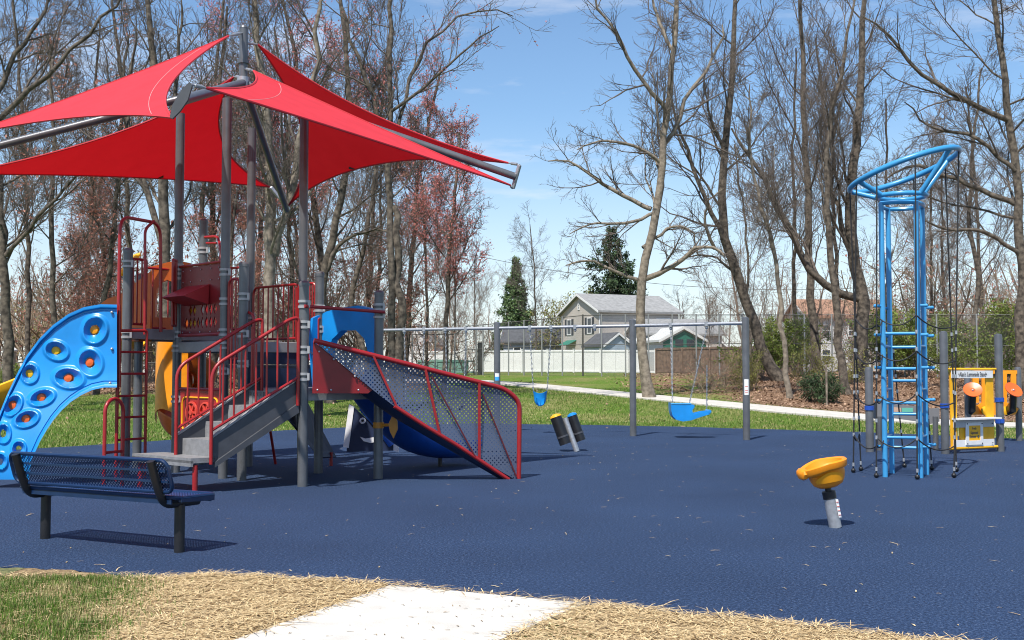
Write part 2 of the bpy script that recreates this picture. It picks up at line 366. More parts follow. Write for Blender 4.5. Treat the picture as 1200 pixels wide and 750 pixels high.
# near earth under straw and grass
def scatter_quads(name, pts, dirs, length, width, lift, mat, seed, curl=0):
    rg = np.random.default_rng(seed); n = len(pts); side = np.cross(dirs, [0, 0, 1]); nn = np.linalg.norm(side, axis=1, keepdims=True); nn[nn < 1e-3] = 1; side = side / nn
    w_ = (width * .5)[:, None] * side; L = length[:, None]
    a = pts; mid = pts + dirs * L * .5 + np.array([0, 0, 1]) * lift[:, None]; e = pts + dirs * L
    V = np.stack([a - w_, a + w_, mid + w_, mid - w_, e + w_ * .4, e - w_ * .4], 1).reshape(-1, 3)
    b = np.arange(n)[:, None] * 6; Fq = np.concatenate([b + [0, 1, 2, 3], b + [3, 2, 4, 5]], 0)
    return npmesh(name, V, Fq, mat)
M['straw'] = nmat('straw', (.86, .67, .37), .7, col2=(.30, .18, .07), vscale=34, detail=3)
M['strawbed'] = nmat('straw_bed', (.34, .23, .11), .9, col2=(.11, .07, .03), vscale=45, detail=8, bump=1, bscale=70)
M['blade'] = nmat('grass_blades', (.13, .23, .03), .6, col2=(.05, .12, .014), vscale=9, trans=.25, spec=.25)
M['drygrass'] = nmat('dry_grass_blades', (.40, .34, .15), .7, col2=(.20, .19, .07), vscale=12)
def bed(name, xr, mat, z):
    m_ = MB(); n = 60
    for i in range(n + 1):
        x = xr[0] + (xr[1] - xr[0]) * i / n
        y = near_y(x) + .02 * math.sin(x * 19) + .015 * math.sin(x * 41)
        m_.v += [(x, y, -.03), (x, y - .04, z * .7), (x, y - .15, z), (x, 2.0, z)]
    m_.f = [(4 * i + k, 4 * i + k + 1, 4 * i + k + 5, 4 * i + k + 4) for i in range(n) for k in range(3)]; m_.uv = [[(0, 0)] * 4] * len(m_.f)
    return tag(m_.build(name, mat), kind='structure')
xg = G(150, 680).x
bed('straw_ground', (xg - .9, G(457, 688).x), M['strawbed'], .012)
bed('lawn_verge', (-6, xg - .9), nmat('verge_soil', (.20, .19, .07), .9, col2=(.07, .08, .025), vscale=20, detail=8, bump=1), .014)
bed('straw_margin', (G(686, 709).x, 5), M['strawbed'], .012)
rg = np.random.default_rng(3)
def inpoly(px_, py_, poly):
    c = np.zeros(len(px_), bool); n = len(poly); j = n - 1
    for i in range(n):
        xi, yi = poly[i]; xj, yj = poly[j]; k = ((yi > py_) != (yj > py_)) & (px_ < (xj - xi) * (py_ - yi) / (yj - yi + 1e-12) + xi); c ^= k; j = i
    return c
def straw_poly(pp): return [(G(*p).x, G(*p).y) for p in pp]
def boundary_frac(x, y):      # 0 deep in straw, 1 in grass (foreground left)
    pts = [(-.2, 0)]
    q = CX + x / y * F; py_ = HOR + EYE * F / y
    edge = 165 - (py_ - 680) * .55
    return 1 / (1 + np.exp((q - edge) / 15))
N = 150000; X = rg.uniform(-4.6, 4.6, N); Y = rg.uniform(4.9, 7.9, N)
ny_ = np.array([near_y(x) for x in X]); q = CX + X / Y * F; apoly = straw_poly([(457, 688), (686, 709.5), (500, 790), (170, 790)])
ok = (Y < ny_ - .01 + .05 * rg.random(N)) & (Y > ny_ - 2.2) & ~inpoly(X + rg.normal(0, .05, N), Y, apoly)
bf = boundary_frac(X, Y)
clump = .5 + .5 * np.sin(X * 9 + 2 * np.sin(Y * 7)) * np.sin(Y * 11 + 2 * np.sin(X * 5))
st = ok & (rg.random(N) > bf * .82) & (rg.random(N) < .42 + .58 * clump)
def mkdirs(n, up, rng): a = rng.uniform(0, 2 * np.pi, n); d = np.stack([np.cos(a), np.sin(a), rng.normal(0, up, n)], 1); return d / np.linalg.norm(d, axis=1, keepdims=True)
k = st.sum(); pz = np.stack([X[st], Y[st], rg.uniform(.006, .018, k) + .022 * clump[st] * rg.random(k)], 1)
tag(scatter_quads('straw_mulch', pz, mkdirs(k, .055, rg), rg.uniform(.04, .19, k), rg.uniform(.0025, .0075, k), rg.uniform(0, .004, k), M['straw'], 1), kind='stuff')
N = 130000; X = rg.uniform(-4.6, -1.6, N); Y = rg.uniform(5.0, 7.7, N); ny_ = np.array([near_y(x) for x in X])
patch = np.sin(X * 5.1 + 1) * np.sin(Y * 6.3 + .5) * .5 + .5
gk = (Y < ny_ + .02) & (rg.random(N) < boundary_frac(X, Y)) & (rg.random(N) < .35 + .65 * patch)
k = gk.sum(); pz = np.stack([X[gk], Y[gk], np.zeros(k) + .005], 1); d = np.stack([rg.normal(0, .35, k), rg.normal(0, .35, k), np.ones(k)], 1); d /= np.linalg.norm(d, axis=1, keepdims=True)
hz_ = rg.random(k) < .28 + .3 * (np.sin(X[gk] * 7) * np.sin(Y[gk] * 5) > .3)
for nm, sl, mt in (('grass_blades', ~hz_, M['blade']), ('dry_grass_blades', hz_, M['drygrass'])): tag(scatter_quads(nm, pz[sl], d[sl], rg.uniform(.02, .06, sl.sum()), rg.uniform(.002, .0045, sl.sum()), np.zeros(sl.sum()), mt, 2), kind='stuff')
# field grass beyond the rubber
N = 230000; X = rg.uniform(-16, 17, N); Y = 20 + 26 * rg.random(N) ** 1.3
ey = np.array([edge_y(x) for x in X]); py2 = np.array([path_y(x) for x in X]); qx = CX + X / Y * F
lit_ = np.array([litter(x, y) for x, y in zip(X[::1], Y[::1])])
gk = (Y > ey - .05) & (abs(Y - py2) > 1.15 + (np.abs(X) < 60) * .2) & (rg.random(N) > lit_) & (qx > -60) & (qx < 1260)
kk = gk & (rg.random(N) > .25 + .35 * (np.sin(X * .55 + 2 * np.sin(Y * .21)) * np.sin(Y * .4 + X * .13) > .25)); dd = gk & ~kk
for nm, sel, mt, hh in (('lawn_grass', kk, M['blade'], .085), ('dry_lawn_grass', dd, M['drygrass'], .07)):
    k = sel.sum(); pz = np.stack([X[sel], Y[sel], np.array([terr(a, b) for a, b in zip(X[sel], Y[sel])])], 1); d = np.stack([rg.normal(0, .5, k), rg.normal(0, .5, k), np.ones(k)], 1); d /= np.linalg.norm(d, axis=1, keepdims=True)
    tag(scatter_quads(nm, pz, d, rg.uniform(.3, 1, k) * hh, rg.uniform(.006, .014, k), np.zeros(k), mt, 2), kind='stuff')
# fallen leaves on the bank and field
M['leaflit'] = nmat('dead_leaves', (.40, .26, .17), .8, col2=(.13, .07, .04), vscale=6, detail=6)
N = 150000; X = rg.uniform(-22, 24, N); Y = rg.uniform(27, 66, N)
lit_ = np.array([litter(x, y) for x, y in zip(X, Y)]); gk = (rg.random(N) < lit_ ** 2 * .8 + .004) & (abs(Y - np.array([path_y(x) for x in X])) > 1.2)
k = gk.sum(); pz = np.stack([X[gk], Y[gk], np.array([terr(a, b) for a, b in zip(X[gk], Y[gk])]) + rg.uniform(.01, .05, k)], 1)
tag(scatter_quads('leaf_litter', pz, mkdirs(k, .5, rg), rg.uniform(.04, .11, k), rg.uniform(.03, .08, k), rg.uniform(0, .02, k), M['leaflit'], 5), kind='stuff')
# bits blown over the walkway
N = 1100; X = rg.uniform(-1.6, .9, N); Y = rg.uniform(5.0, 7.0, N); ok = inpoly(X, Y, apoly) & (rg.random(N) < .25 + .75 * (np.abs(X + .35 + (7 - Y) * .35) > .75)); k = ok.sum(); pz = np.stack([X[ok], Y[ok], np.full(k, .020)], 1)
tag(scatter_quads('walkway_debris', pz, mkdirs(k, .02, rg), rg.uniform(.006, .05, k), rg.uniform(.003, .008, k), rg.uniform(0, .004, k), M['strawbed'], 18), kind='stuff')
# bits on the rubber
N = 700; X = rg.uniform(-9, 9, N); Y = 6.2 + 16 * rg.random(N) ** 1.5; k = N
ok = Y > np.array([near_y(x) for x in X]) + .05; X, Y = X[ok], Y[ok]; k = len(X)
pz = np.stack([X, Y, np.full(k, .006)], 1)
tag(scatter_quads('windblown_straw', pz, mkdirs(k, .02, rg), rg.uniform(.015, .09, k) * (1 + (rg.random(k) > .93)), rg.uniform(.003, .012, k), rg.uniform(0, .006, k), M['straw'], 8), kind='stuff')
# ---------------------------------------------------------------- play structure
PS = empty('play_structure', (-3.2, 14.9, 0), 'large red, blue and grey playground structure with stairs, slides and four red shade sails', 'play structure')
S1, S2, P2, E = Vector((-2.64, 13.9, 0)), Vector((-3.60, 14.68, 0)), Vector((-1.81, 14.91, 0)), Vector((-2.76, 15.70, 0))
A, B, Cc, D = Vector((-3.04, 15.9, 0)), Vector((-3.92, 14.94, 0)), Vector((-4.83, 15.82, 0)), Vector((-4.02, 16.8, 0))
Fp, Gp = Vector((-5.27, 15.0, 0)), Vector((-4.86, 17.2, 0)); Hp = Vector((-5.55, 16.3, 0))
U = (S1 - S2).normalized(); Vv = (P2 - S1).normalized()
def Z(h, p): return Vector((p.x, p.y, h))
def HY(py, Y): return P(600, py, Y).z
RAD = .0635
def clampring(parent, p, h, both=True):
    m = MB()
    for dz in ((-.035, .035) if both else (0,)):
        m.tube([p + UP * (h + dz - .016), p + UP * (h + dz + .016)], RAD + .014, 16)
    m.box(p + UP * h + Vector((.070, -.035, 0)), (.03, .04, .09))
    return m.build('clamp', M['clamp'], parent)
def post(p, top, clamps=(), cap=True, r=RAD):
    m = MB(); prof = [(r, -.05), (r, top - .07)]
    if cap: prof += [(r + .006, top - .069), (r + .006, top - .03), (r * .8, top - .008), (r * .4, top)]
    else: prof += [(r, top)]
    m.lathe(p, prof, 20); o = m.build('post', M['post'], PS)
    for h in clamps: clampring(o, p, h)
    return o
post(S1, 2.60, (1.38, 1.72, 2.04, 2.30)); post(S2, 2.92, (1.55, 1.95, 2.45)); post(P2, 2.55, (2.22, 2.32)); post(E, 2.88, (2.05, 2.35))
post(Fp, 3.14, (2.92, 1.95)); post(Gp, 3.85, (3.35, 1.95)); post(Hp, 2.9, (1.95,))
TOP = 5.2
post(Cc, TOP, (2.95, 2.82, 1.98, 1.78, 1.05), False); post(B, TOP, (2.80, 2.40, 1.98, 1.80, 1.45), False); post(A, TOP, (2.3, 1.9), False); post(D, TOP, (2.3, 1.9), False)
# lower joints on tall posts
def deck(poly, h, mat=None):
    q = [Z(h, p) for p in poly]; m = MB(); m.prism(q, (0, 0, -.05)); o = m.build('deck', mat or M['stringer'], PS, False)
    r_ = MB()
    for a, b in zip(q, q[1:] + q[:1]): r_.bar(a - UP * .07, b - UP * .07, .035, .15, bev=.006)
    r_.build('deck_rim', M['rim'], o); return o
deck([S1, P2, E, S2], 1.22); deck([B, A, D, Cc], 1.86); deck([Fp, Cc, D, Gp, Hp], 2.04)
m = MB(); q = [Z(1.54, p) for p in (S2, E, A, B)]; m.prism(q, (0, 0, -.05)); m.build('step_plate', M['stringer'], PS, False)
m = MB()
for a, b, h0, h1 in ((S2, E, 1.22, 1.52), (B, A, 1.55, 1.84)): m.prism([Z(h0, a), Z(h0, b), Z(h1, b), Z(h1, a)], (-.015, .012, 0))
m.build('riser_panel', M['navy'], PS, False)
# stairs
N0 = Vector((-3.67, 13.12, 0)); dS = (S1 + Vector((-.06, -.05, 0)) - N0); Ls = dS.length; dS.normalize(); wS = Vector((-.56, .455, 0)); wn = wS.normalized()
ST = empty_stair = MB()
treads = [(-.16, .24, .42, 1.72), (.17, .50, .62, 1), (.46, .80, .82, 1), (.76, 1.08, 1.02, 1)]
stair = None; sm_ = MB(); sm_.prism([Z(1.19, N0 + dS * 1.04), Z(1.19, S1 - U * .05), Z(1.19, S1 - U * .05 + wS), Z(1.19, N0 + dS * 1.04 + wS)], (0, 0, -.06)); stair = sm_.build('staircase', M['step'], PS, False)
for i, (t0, t1, h, wf) in enumerate(treads):
    m = MB(); a, b = N0 + dS * t0, N0 + dS * t1; off = wn * .03 if i else Vector((0, 0, 0))
    m.prism([Z(h, a + off), Z(h, b + off), Z(h, b + wS * wf), Z(h, a + wS * wf)], (0, 0, -.06 if i == 0 else -.04))
    if i: m.prism([Z(h - .04, a + off), Z(h - .04, a + wS * wf), Z(h - .22, a + wS * wf), Z(h - .22, a + off)], dS * .02)
    else: m.prism([Z(h - .03, a), Z(h - .03, a + wS * wf), Z(h - .10, a + wS * wf), Z(h - .10, a)], dS * .03)
    m.build('step', M['step'], stair, False)
m = MB(); a = N0 + dS * 1.04; m.prism([Z(1.0, a + wn * .03), Z(1.0, a + wS), Z(1.2, a + wS), Z(1.2, a + wn * .03)], dS * .02)
for k in range(9): m.tube([Z(1.02, a + wS * (.1 + .1 * k) - dS * .004), Z(1.18, a + wS * (.1 + .1 * k) - dS * .004)], .008, 5)
m.build('step', M['step'], stair, False)
for off, sgn in ((Vector((0, 0, 0)), -1), (wS, 1)):
    m = MB(); a0 = N0 + off + dS * .10; a1 = N0 + off + dS * Ls
    m.prism([Z(.33, a0), Z(.64, a0), Z(1.33, a1), Z(1.02, a1)], wn * .028)
    m.prism([Z(.30, a0 + dS * .02), Z(.36, a0 + dS * .02), Z(1.05, a1), Z(.93, a1)], wn * -.03)
    m.build('stringer', M['stringer'], stair, False)
    m = MB(); m.prism([Z(.645, a0), Z(.675, a0), Z(1.36, a1), Z(1.335, a1)], wn * .034); m.build('stringer_edge', M['rim'], stair, False)
    rail = MB(); r0 = N0 + off + dS * .07 - wn * .03; r1 = N0 + off + dS * (Ls - .02) - wn * .03
    hl0, hl1, ht0, ht1 = .74, 1.37, 1.50, 2.10
    rail.tube(fillet([Z(.34, r0), Z(ht0, r0), Z(ht1, r1 - dS * .12), Z(ht1 + .03, r1), Z(1.02, r1)], .16), .022, 10)
    rail.tube([Z(hl0, r0), Z(hl1, r1)], .018, 8)
    for k in range(1, 8):
        t = k / 8; p = r0.lerp(r1, t); rail.tube([Z(hl0 + (hl1 - hl0) * t, p), Z(ht0 + (ht1 + .02 - ht0) * t - .02, p)], .0125, 7)
    rail.build('handrail', M['red'], stair)
m = MB(); p = N0 - dS * .08 + wn * .04; m.tube([p + UP * 0, p + UP * .34], .032, 10); p = p + wS * 1.6; m.tube([p, p + UP * .34], .032, 10); m.build('leg', M['red'], stair)
# pipe barriers
def barrier(a, b, h0, h1, nb, curved=False):
    m = MB(); a, b = Vector(a), Vector(b); d = (b - a).normalized(); a = a + d * .09; b = b - d * .09
    m.tube([Z(h0, a), Z(h0, b)], .017, 8); m.tube(fillet([Z(h0, a), Z(h1, a), Z(h1, b), Z(h0, b)], .12 if curved else .02), .019, 8)
    for k in range(1, nb): p = a.lerp(b, k / nb); m.tube([Z(h0, p), Z(h1, p)], .012, 7)
    return m.build('barrier', M['red'], PS)
barrier(Vector((-4.84, 15.5, 0)).lerp(Cc, .0), Cc, 2.10, 3.04, 3); barrier(Fp, Fp.lerp(Cc, .45), 2.1, 3.0, 3)
barrier(D, A, 1.93, 2.72, 9, True); barrier(D, Gp, 2.1, 3.05, 8); barrier(Gp, Hp, 2.1, 3.0, 7); barrier(A, E, 1.62, 2.72, 3, True); barrier(S2, B, 1.62, 2.70, 3, True)
barrier(E + (S1 - E) * .0 + Vector((.05, 0, 0)), P2 + Vector((-.95, .72, 0)), 1.30, 2.2, 1)
# red filled plate beside stair head
m = MB(); m.prism([P(346, 337, 13.98), P(351, 337, 14.0), P(351, 398, 14.0), P(346, 398, 13.98)], (0, .03, 0)); m.build('end_plate', M['red'], PS, False)
m = MB(); m.tube(fillet([Z(1.3, S1 - U * .16 + Vv * .05), Z(2.56, S1 - U * .16 + Vv * .05), Z(2.58, S1 - U * .05 + Vv * .05)], .2), .02, 8); m.build('grab_bar', M['red'], PS); m = MB()
m.tube(fillet([Z(1.3, S2 + U * .16 + Vv * .05), Z(2.2, S2 + U * .16 + Vv * .05), Z(2.25, S2 + Vv * .05)], .15), .02, 8); m.build('grab_bar', M['red'], PS)
m = MB(); m.tube([Z(2.27, S1 + Vector((.02, -.08, 0))), Z(2.25, P2 + Vector((.08, -.07, 0)))], .022, 10); m.build('top_rail', M['red'], PS)
# shop counter panel between tall posts with diamond holes and awning
a, b = Cc + (B - Cc) * .07, B - (B - Cc) * .07; nv = Vector((-(B - Cc).y, (B - Cc).x, 0)).normalized()
if nv.y > 0: nv = -nv
def onp(t, h, o=0): return Z(h, a.lerp(b, t)) + nv * o
mred = bpy.data.materials.new('perforated_red'); mred = M['redpanel']
sp = MB(); hx0, hx1, hz0, hz1 = .10, .90, 2.04, 2.40
o_ = [onp(0, 1.96), onp(1, 1.96), onp(1, 2.93), onp(0, 2.93)]; i_ = [onp(hx0, hz0), onp(hx1, hz0), onp(hx1, hz1), onp(hx0, hz1)]
sp.ringprism(o_, i_, nv * -.02); shop = sp.build('shop_panel', M['redpanel'], PS, False)
# lattice of diamond openings
lt = MB(); cw, ch = .085, .12
nx_ = 8; nz_ = 2; W_ = (b - a).length
for i in range(nx_):
    for j in range(nz_):
        x0 = hx0 + (hx1 - hx0) * i / nx_; x1 = hx0 + (hx1 - hx0) * (i + 1) / nx_; z0 = hz0 + (hz1 - hz0) * j / nz_; z1 = hz0 + (hz1 - hz0) * (j + 1) / nz_
        xm, zm = (x0 + x1) / 2, (z0 + z1) / 2; k = .47 if i in (1, 2, 4, 5, 6, 7) or j == 0 else .0
        oo = [onp(x0, z0), onp(xm, z0), onp(x1, z0), onp(x1, zm), onp(x1, z1), onp(xm, z1), onp(x0, z1), onp(x0, zm)]
        if k == 0: lt.prism([oo[0], oo[2], oo[4], oo[6]], nv * -.018); continue
        dx, dz = (x1 - x0) * k, (z1 - z0) * k
        ii = [onp(xm - dx / 2, zm - dz / 2), onp(xm, zm - dz), onp(xm + dx / 2, zm - dz / 2), onp(xm + dx, zm), onp(xm + dx / 2, zm + dz / 2), onp(xm, zm + dz), onp(xm - dx / 2, zm + dz / 2), onp(xm - dx, zm)]
        lt.ringprism(oo, ii, nv * -.018)
lt.build('lattice', M['redpanel'], shop, False)
m = MB(); m.prism([onp(.12, 2.06, -.05), onp(.34, 2.06, -.05), onp(.34, 2.38, -.05), onp(.12, 2.38, -.05)], nv * -.02); m.build('backing', M['yellow'], shop, False)
m = MB(); f0, f1 = onp(.08, 2.35, .33), onp(.62, 2.35, .33); g0, g1 = onp(.08, 2.58, .0), onp(.62, 2.58, .0); k0, k1 = onp(.08, 2.30, 0), onp(.62, 2.30, 0)
w0, w1 = onp(.08, 2.52, .33), onp(.62, 2.52, .33); r0_, r1_ = onp(.08, 2.68, .0), onp(.62, 2.68, 0)
m.prism([onp(.14, 2.66, .005), onp(.14, 2.48, .40), onp(.14, 2.38, .02)], (onp(.72, 2, 0) - onp(.14, 2, 0))); m.build('awning', nmat('awning_red', (.36, .025, .03), .45), shop, False)
m = MB()
for t in (.06, .25, .5, .75, .94):
    for h in (2.88, 2.72, 2.0): m.ball(onp(t, h, .006), .011, 6, 4)
m.build('bolt', M['galv'], shop)
m = MB(); m.tube([onp(-.02, 2.95, .01), onp(1.02, 2.95, .01)], .02, 8); m.tube([onp(-.02, 1.96, .01), onp(1.02, 1.96, .01)], .025, 8); m.build('frame_tube', M['red'], shop)
# lower play panel with wheels
lp = MB(); lp.prism([onp(.02, .55), onp(1, .55), onp(1, 1.18), onp(.02, 1.18)], nv * -.02); low = lp.build('game_panel', nmat('game_panel_red', (.33, .02, .02), .4), PS, False)
m = MB(); rr = fillet([onp(.25, .62, .004), onp(.08, .62, .004), onp(.08, 1.08, .004), onp(.95, 1.08, .004), onp(.95, .62, .004), onp(.25, .62, .004)], .1); m.tube(rr, .014, 6); m.build('outline', M['yellow'], low)
for tt in (.34, .68):
    c = onp(tt, .87, .02); ax = ((b - a).normalized(), UP, nv); 
    m = MB(); m.lathe(c, [(.155, -.01), (.155, .012), (.13, .014), (.13, -.01)], 24, ax); m.lathe(c, [(.04, -.01), (.04, .02)], 12, ax)
    for k in range(6): an = math.pi * k / 3; m.bar(c, c + (ax[0] * math.cos(an) + ax[1] * math.sin(an)) * .14, .03, .016, nv)
    m.build('wheel', nmat('wheel_red', (.62, .06, .04), .35), low)
m = MB(); m.tube([onp(-.03, 1.2, 0), onp(1.03, 1.2, 0)], .022, 8); m.tube([onp(-.03, .53, 0), onp(1.03, .53, 0)], .022, 8); m.build('frame_tube', M['red'], low)
# hoops over the ladder
h0 = P(137.5, 450, 14.35); T = [Z(.02, h0), Z(3.42, h0)]
m = MB(); q1 = P(190, 260, 15.35)
m.tube(fillet([Z(.02, h0), Z(HY(256, 14.35) + .03, h0), P(188, 262, 15.3), P(188.5, 389, 15.3)], .22, 7), .023, 10)
m.tube(fillet([P(181, 259, 15.05), P(170, 268, 14.95), P(169.5, 392, 14.9)], .25, 6), .020, 10)
ladder_l = m.build('ladder', M['red'], PS)
m = MB(); l0 = P(137.5, 400, 14.35); l1 = P(172, 400, 14.75)
m.tube(fillet([Z(.02, l1), Z(HY(387.5, 14.75), l1), Z(HY(387.5, 14.35), l0)], .05), .02, 10); m.build('side_rail', M['red'], ladder_l)
for py in (412.5, 438, 464, 489, 515, 540):
    m = MB(); hh = HY(py, 14.5); m.tube([Z(hh, l0), Z(hh, l1)], .016, 8); m.build('rung', M['red'], ladder_l)
m = MB(); a1, a2 = G(121.5, 574), G(143, 571); m.tube([a1, Z(.95, a1)] + arc((a1 + a2) / 2 + UP * .95, (a1 - a2).normalized(), UP, (a1 - a2).length / 2, 0, 180, 8) + [Z(.95, a2), a2], .023, 10)
m.tube([Z(.45, a1), Z(.45, a2)], .018, 8); m.build('step_hoop', M['red'], PS)
m = MB(); m.tube(fillet([P(240, 278, 17.1), P(255, 277, 16.9), P(259, 292, 16.6), P(258, 312, 16.5)], .1), .022, 8); m.tube([P(242, 285, 17.1), P(254, 285, 16.95)], .018, 8); m.build('grab_bar', M['red'], PS)
# climbing wall
WY = 14.15
outer = [(137, 357), (118, 356.5), (98, 360), (80, 368), (62, 381), (46, 397), (31, 417), (19, 440), (8, 463), (-3, 490), (-11, 520), (-17, 562)]
inner = [(137, 454), (122, 454), (108, 457), (95, 463), (83, 471), (72, 481), (62, 493), (54, 505), (47, 517), (42, 528), (37, 538), (34, 562)]
def cw(px, py, o=0): # wall leans: foot towards camera
    Y = WY - .45 * sm(400, 565, py) + o
    return P(px, py, Y)
def cwf(s, t):      # s along arc, t across
    k = s * (len(outer) - 1); i = min(int(k), len(outer) - 2); f = k - i
    a_ = (outer[i][0] * (1 - f) + outer[i + 1][0] * f, outer[i][1] * (1 - f) + outer[i + 1][1] * f); b_ = (inner[i][0] * (1 - f) + inner[i + 1][0] * f, inner[i][1] * (1 - f) + inner[i + 1][1] * f)
    return (a_[0] * (1 - t) + b_[0] * t, a_[1] * (1 - t) + b_[1] * t)
holds = [(111, 386.7, 13.5, 15.5, .3), (66, 411, 13.5, 10.5, .35), (105.6, 425, 13.5, 15.5, -.3), (80.6, 443, 17, 11.5, .1), (35, 438, 9.5, 11, .1), (49, 466, 14.5, 9, -.3), (15, 475, 9, 13, .6), (31, 491, 14, 9, -.35), (4, 508, 8, 11, 0), (22, 526, 8, 9, 0), (0, 541, 8, 9, 0)]
def hold_d(px, py):
    best = 9
    for (hx, hy, a_, b_, an) in holds:
        dx, dy = px - hx, py - hy; c_, s_ = math.cos(an), math.sin(an); u_, v_ = dx * c_ + dy * s_, -dx * s_ + dy * c_
        best = min(best, math.hypot(u_ / a_, v_ / b_))
    return best
def relief(px, py, t):
    d = hold_d(px, py); o = 0
    if d < 1.25: o -= .035 * sm(1.25, 1.1, d) * 1.0 if d > 1.1 else .035
    if d < 1.0: o = -.035 + .09 * (1 - d / 1.0) ** .6
    e = min(t, 1 - t)
    if e < .05: o -= .03 * (1 - e / .05) ** .5
    return o
def sm2(a_, b_, x): return max(0, min(1, (x - a_) / (b_ - a_)))
wall = MB(); NS, NT = 230, 110; pts_ = {}; vid = {}
for i in range(NS + 1):
    for j in range(NT + 1):
        s_, t_ = i / NS, j / NT; px, py = cwf(s_, t_); d = hold_d(px, py)
        o = 0.0
        if d < 1.3: o = -.030 * (1 - sm2(1.05, 1.3, d))
        if d < .95: o = -.030 + .115 * (1 - (d / .95) ** 2.2)
        e = min(t_, 1 - t_); o -= .035 * (1 - sm2(.035, .055, e)); 
        if .05 < e < .075: o += .012
        v = cw(px, py, o); vid[i, j] = len(wall.v); wall.v.append(tuple(v)); pts_[i, j] = d
for i in range(NS):
    for j in range(NT):
        if min(pts_[i, j], pts_[i + 1, j], pts_[i, j + 1], pts_[i + 1, j + 1]) < .36: continue
        wall.f.append((vid[i, j], vid[i + 1, j], vid[i + 1, j + 1], vid[i, j + 1])); wall.uv.append([(0, 0)] * 4)
def rimv(o): pass
# back skin and edges
base = len(wall.v)
for i in range(NS + 1):
    for t_ in (0, 1):
        px, py = cwf(i / NS, t_); wall.v.append(tuple(cw(px, py, .11)))
for i in range(NS):
    wall.f += [(vid[i, 0], base + 2 * i, base + 2 * i + 2, vid[i + 1, 0]), (vid[i, NT], vid[i + 1, NT], base + 2 * i + 3, base + 2 * i + 1)]; wall.uv += [[(0, 0)] * 4] * 2
wl = wall.build('climbing_wall', M['blue'], PS)
for (px, py) in ((131, 366), (131, 409), (129, 449)):
    m = MB(); p = cw(px, py, -.02); m.ball(p, .02, 8, 6); m.build('bolt', M['galv'], wl)
# edge post / frame of wall
m = MB(); m.tube([P(140, 357, 14.32), P(140, 454, 14.32)], .02, 8); m.build('mounting_bar', M['red'], wl)
# coloured backing grips in the holes
cols = ['yellow2', 'yellow', 'disc', 'disc', 'yellow', 'disc', 'disc', 'disc', None, None, None]
for (hx, hy, a_, b_, an), cc in zip(holds, cols):
    if not cc: continue
    m = MB(); c = cw(hx, hy, .085); m.lathe(c, [(.001, .04), (.05, .03), (.062, 0), (.05, -.02), (.001, -.03)], 14, (Vector((1, 0, 0)), UP, Vector((0, -1, 0)))); m.build('grip', M[cc], wl)
# orange slide hood (left, behind)
def plate_px(poly, Y, th, mat, name, parent=PS, Yf=None):
    m = MB(); m.prism([P(px, py, Yf(px) if Yf else Y) for px, py in poly], (0, th, 0)); return m.build(name, mat, parent, False)
def Yh(px): return 16.3 + (px - 150) * .008
hood_o = [(122, 352), (126, 350), (150, 322), (176, 312), (206, 305), (222, 308), (222, 405), (122, 405)]
hood_i = [(182, 372), (182, 350), (184, 338), (188, 331), (196, 328), (206, 332), (210, 345), (210, 372)]
m = MB(); m.ringprism([P(x, y, Yh(x)) for x, y in [(176, 392), (176, 350), (176, 330), (178, 312), (206, 305), (222, 308), (222, 350), (222, 392)]], [P(x, y, Yh(x)) for x, y in hood_i], (0, .08, 0))
hood = m.build('slide_hood', M['orange'], PS, False)
m = MB(); m.prism([P(x, y, 16.2) for x, y in [(118, 356), (126, 350), (141, 345), (176, 318), (176, 400), (118, 400)]], (0, .07, 0)); m.build('side_wing', M['orange'], hood, False)
m = MB(); m.tube([P(140, 322, 16.25), P(158, 300, 16.25), P(165, 298, 16.25)], .03, 8); m.ball(P(143, 320, 16.2), .045); m.build('knob', M['yellow'], hood); m = MB(); m.ball(P(160, 302, 16.2), .045); m.build('knob', M['yellow'], hood)
# long slide leaving to the left behind the wall
def trough(pts, wv, r, mat, name, n=26, depth=.3, parent=PS):
    m = MB(); path = fillet(pts, .6, 6); K = len(path) - 1
    def fn(u, v):
        k = u * K; i = min(int(k), K - 1); p = path[i].lerp(path[i + 1], k - i); a_ = math.pi * v
        return p + Vector(wv) * (math.cos(a_) * r) + UP * (depth * (1 - math.sin(a_)))
    def fo(u, v):
        k = u * K; i = min(int(k), K - 1); p = path[i].lerp(path[i + 1], k - i); a_ = math.pi * v
        return p + Vector(wv) * (math.cos(a_) * (r + .035)) + UP * (depth * (1 - math.sin(a_)) - .03)
    m.grid(fn, K, 14); m.grid(fo, K, 14)
    for v in (0, 1):
        m.grid(lambda u, w_, v=v: fn(u, v).lerp(fo(u, v), w_), K, 1)
    for u in (0, 1): m.grid(lambda w_, v, u=u: fn(u, v).lerp(fo(u, v), w_), 1, 14)
    return m.build(name, mat, parent)
trough([P(165, 405, 16.9), P(120, 420, 16.9), P(50, 458, 16.6), P(-10, 482, 16.3), P(-90, 520, 16.0), P(-130, 530, 16.0)], (0.1, 1, 0), .28, M['yellow'], 'slide')
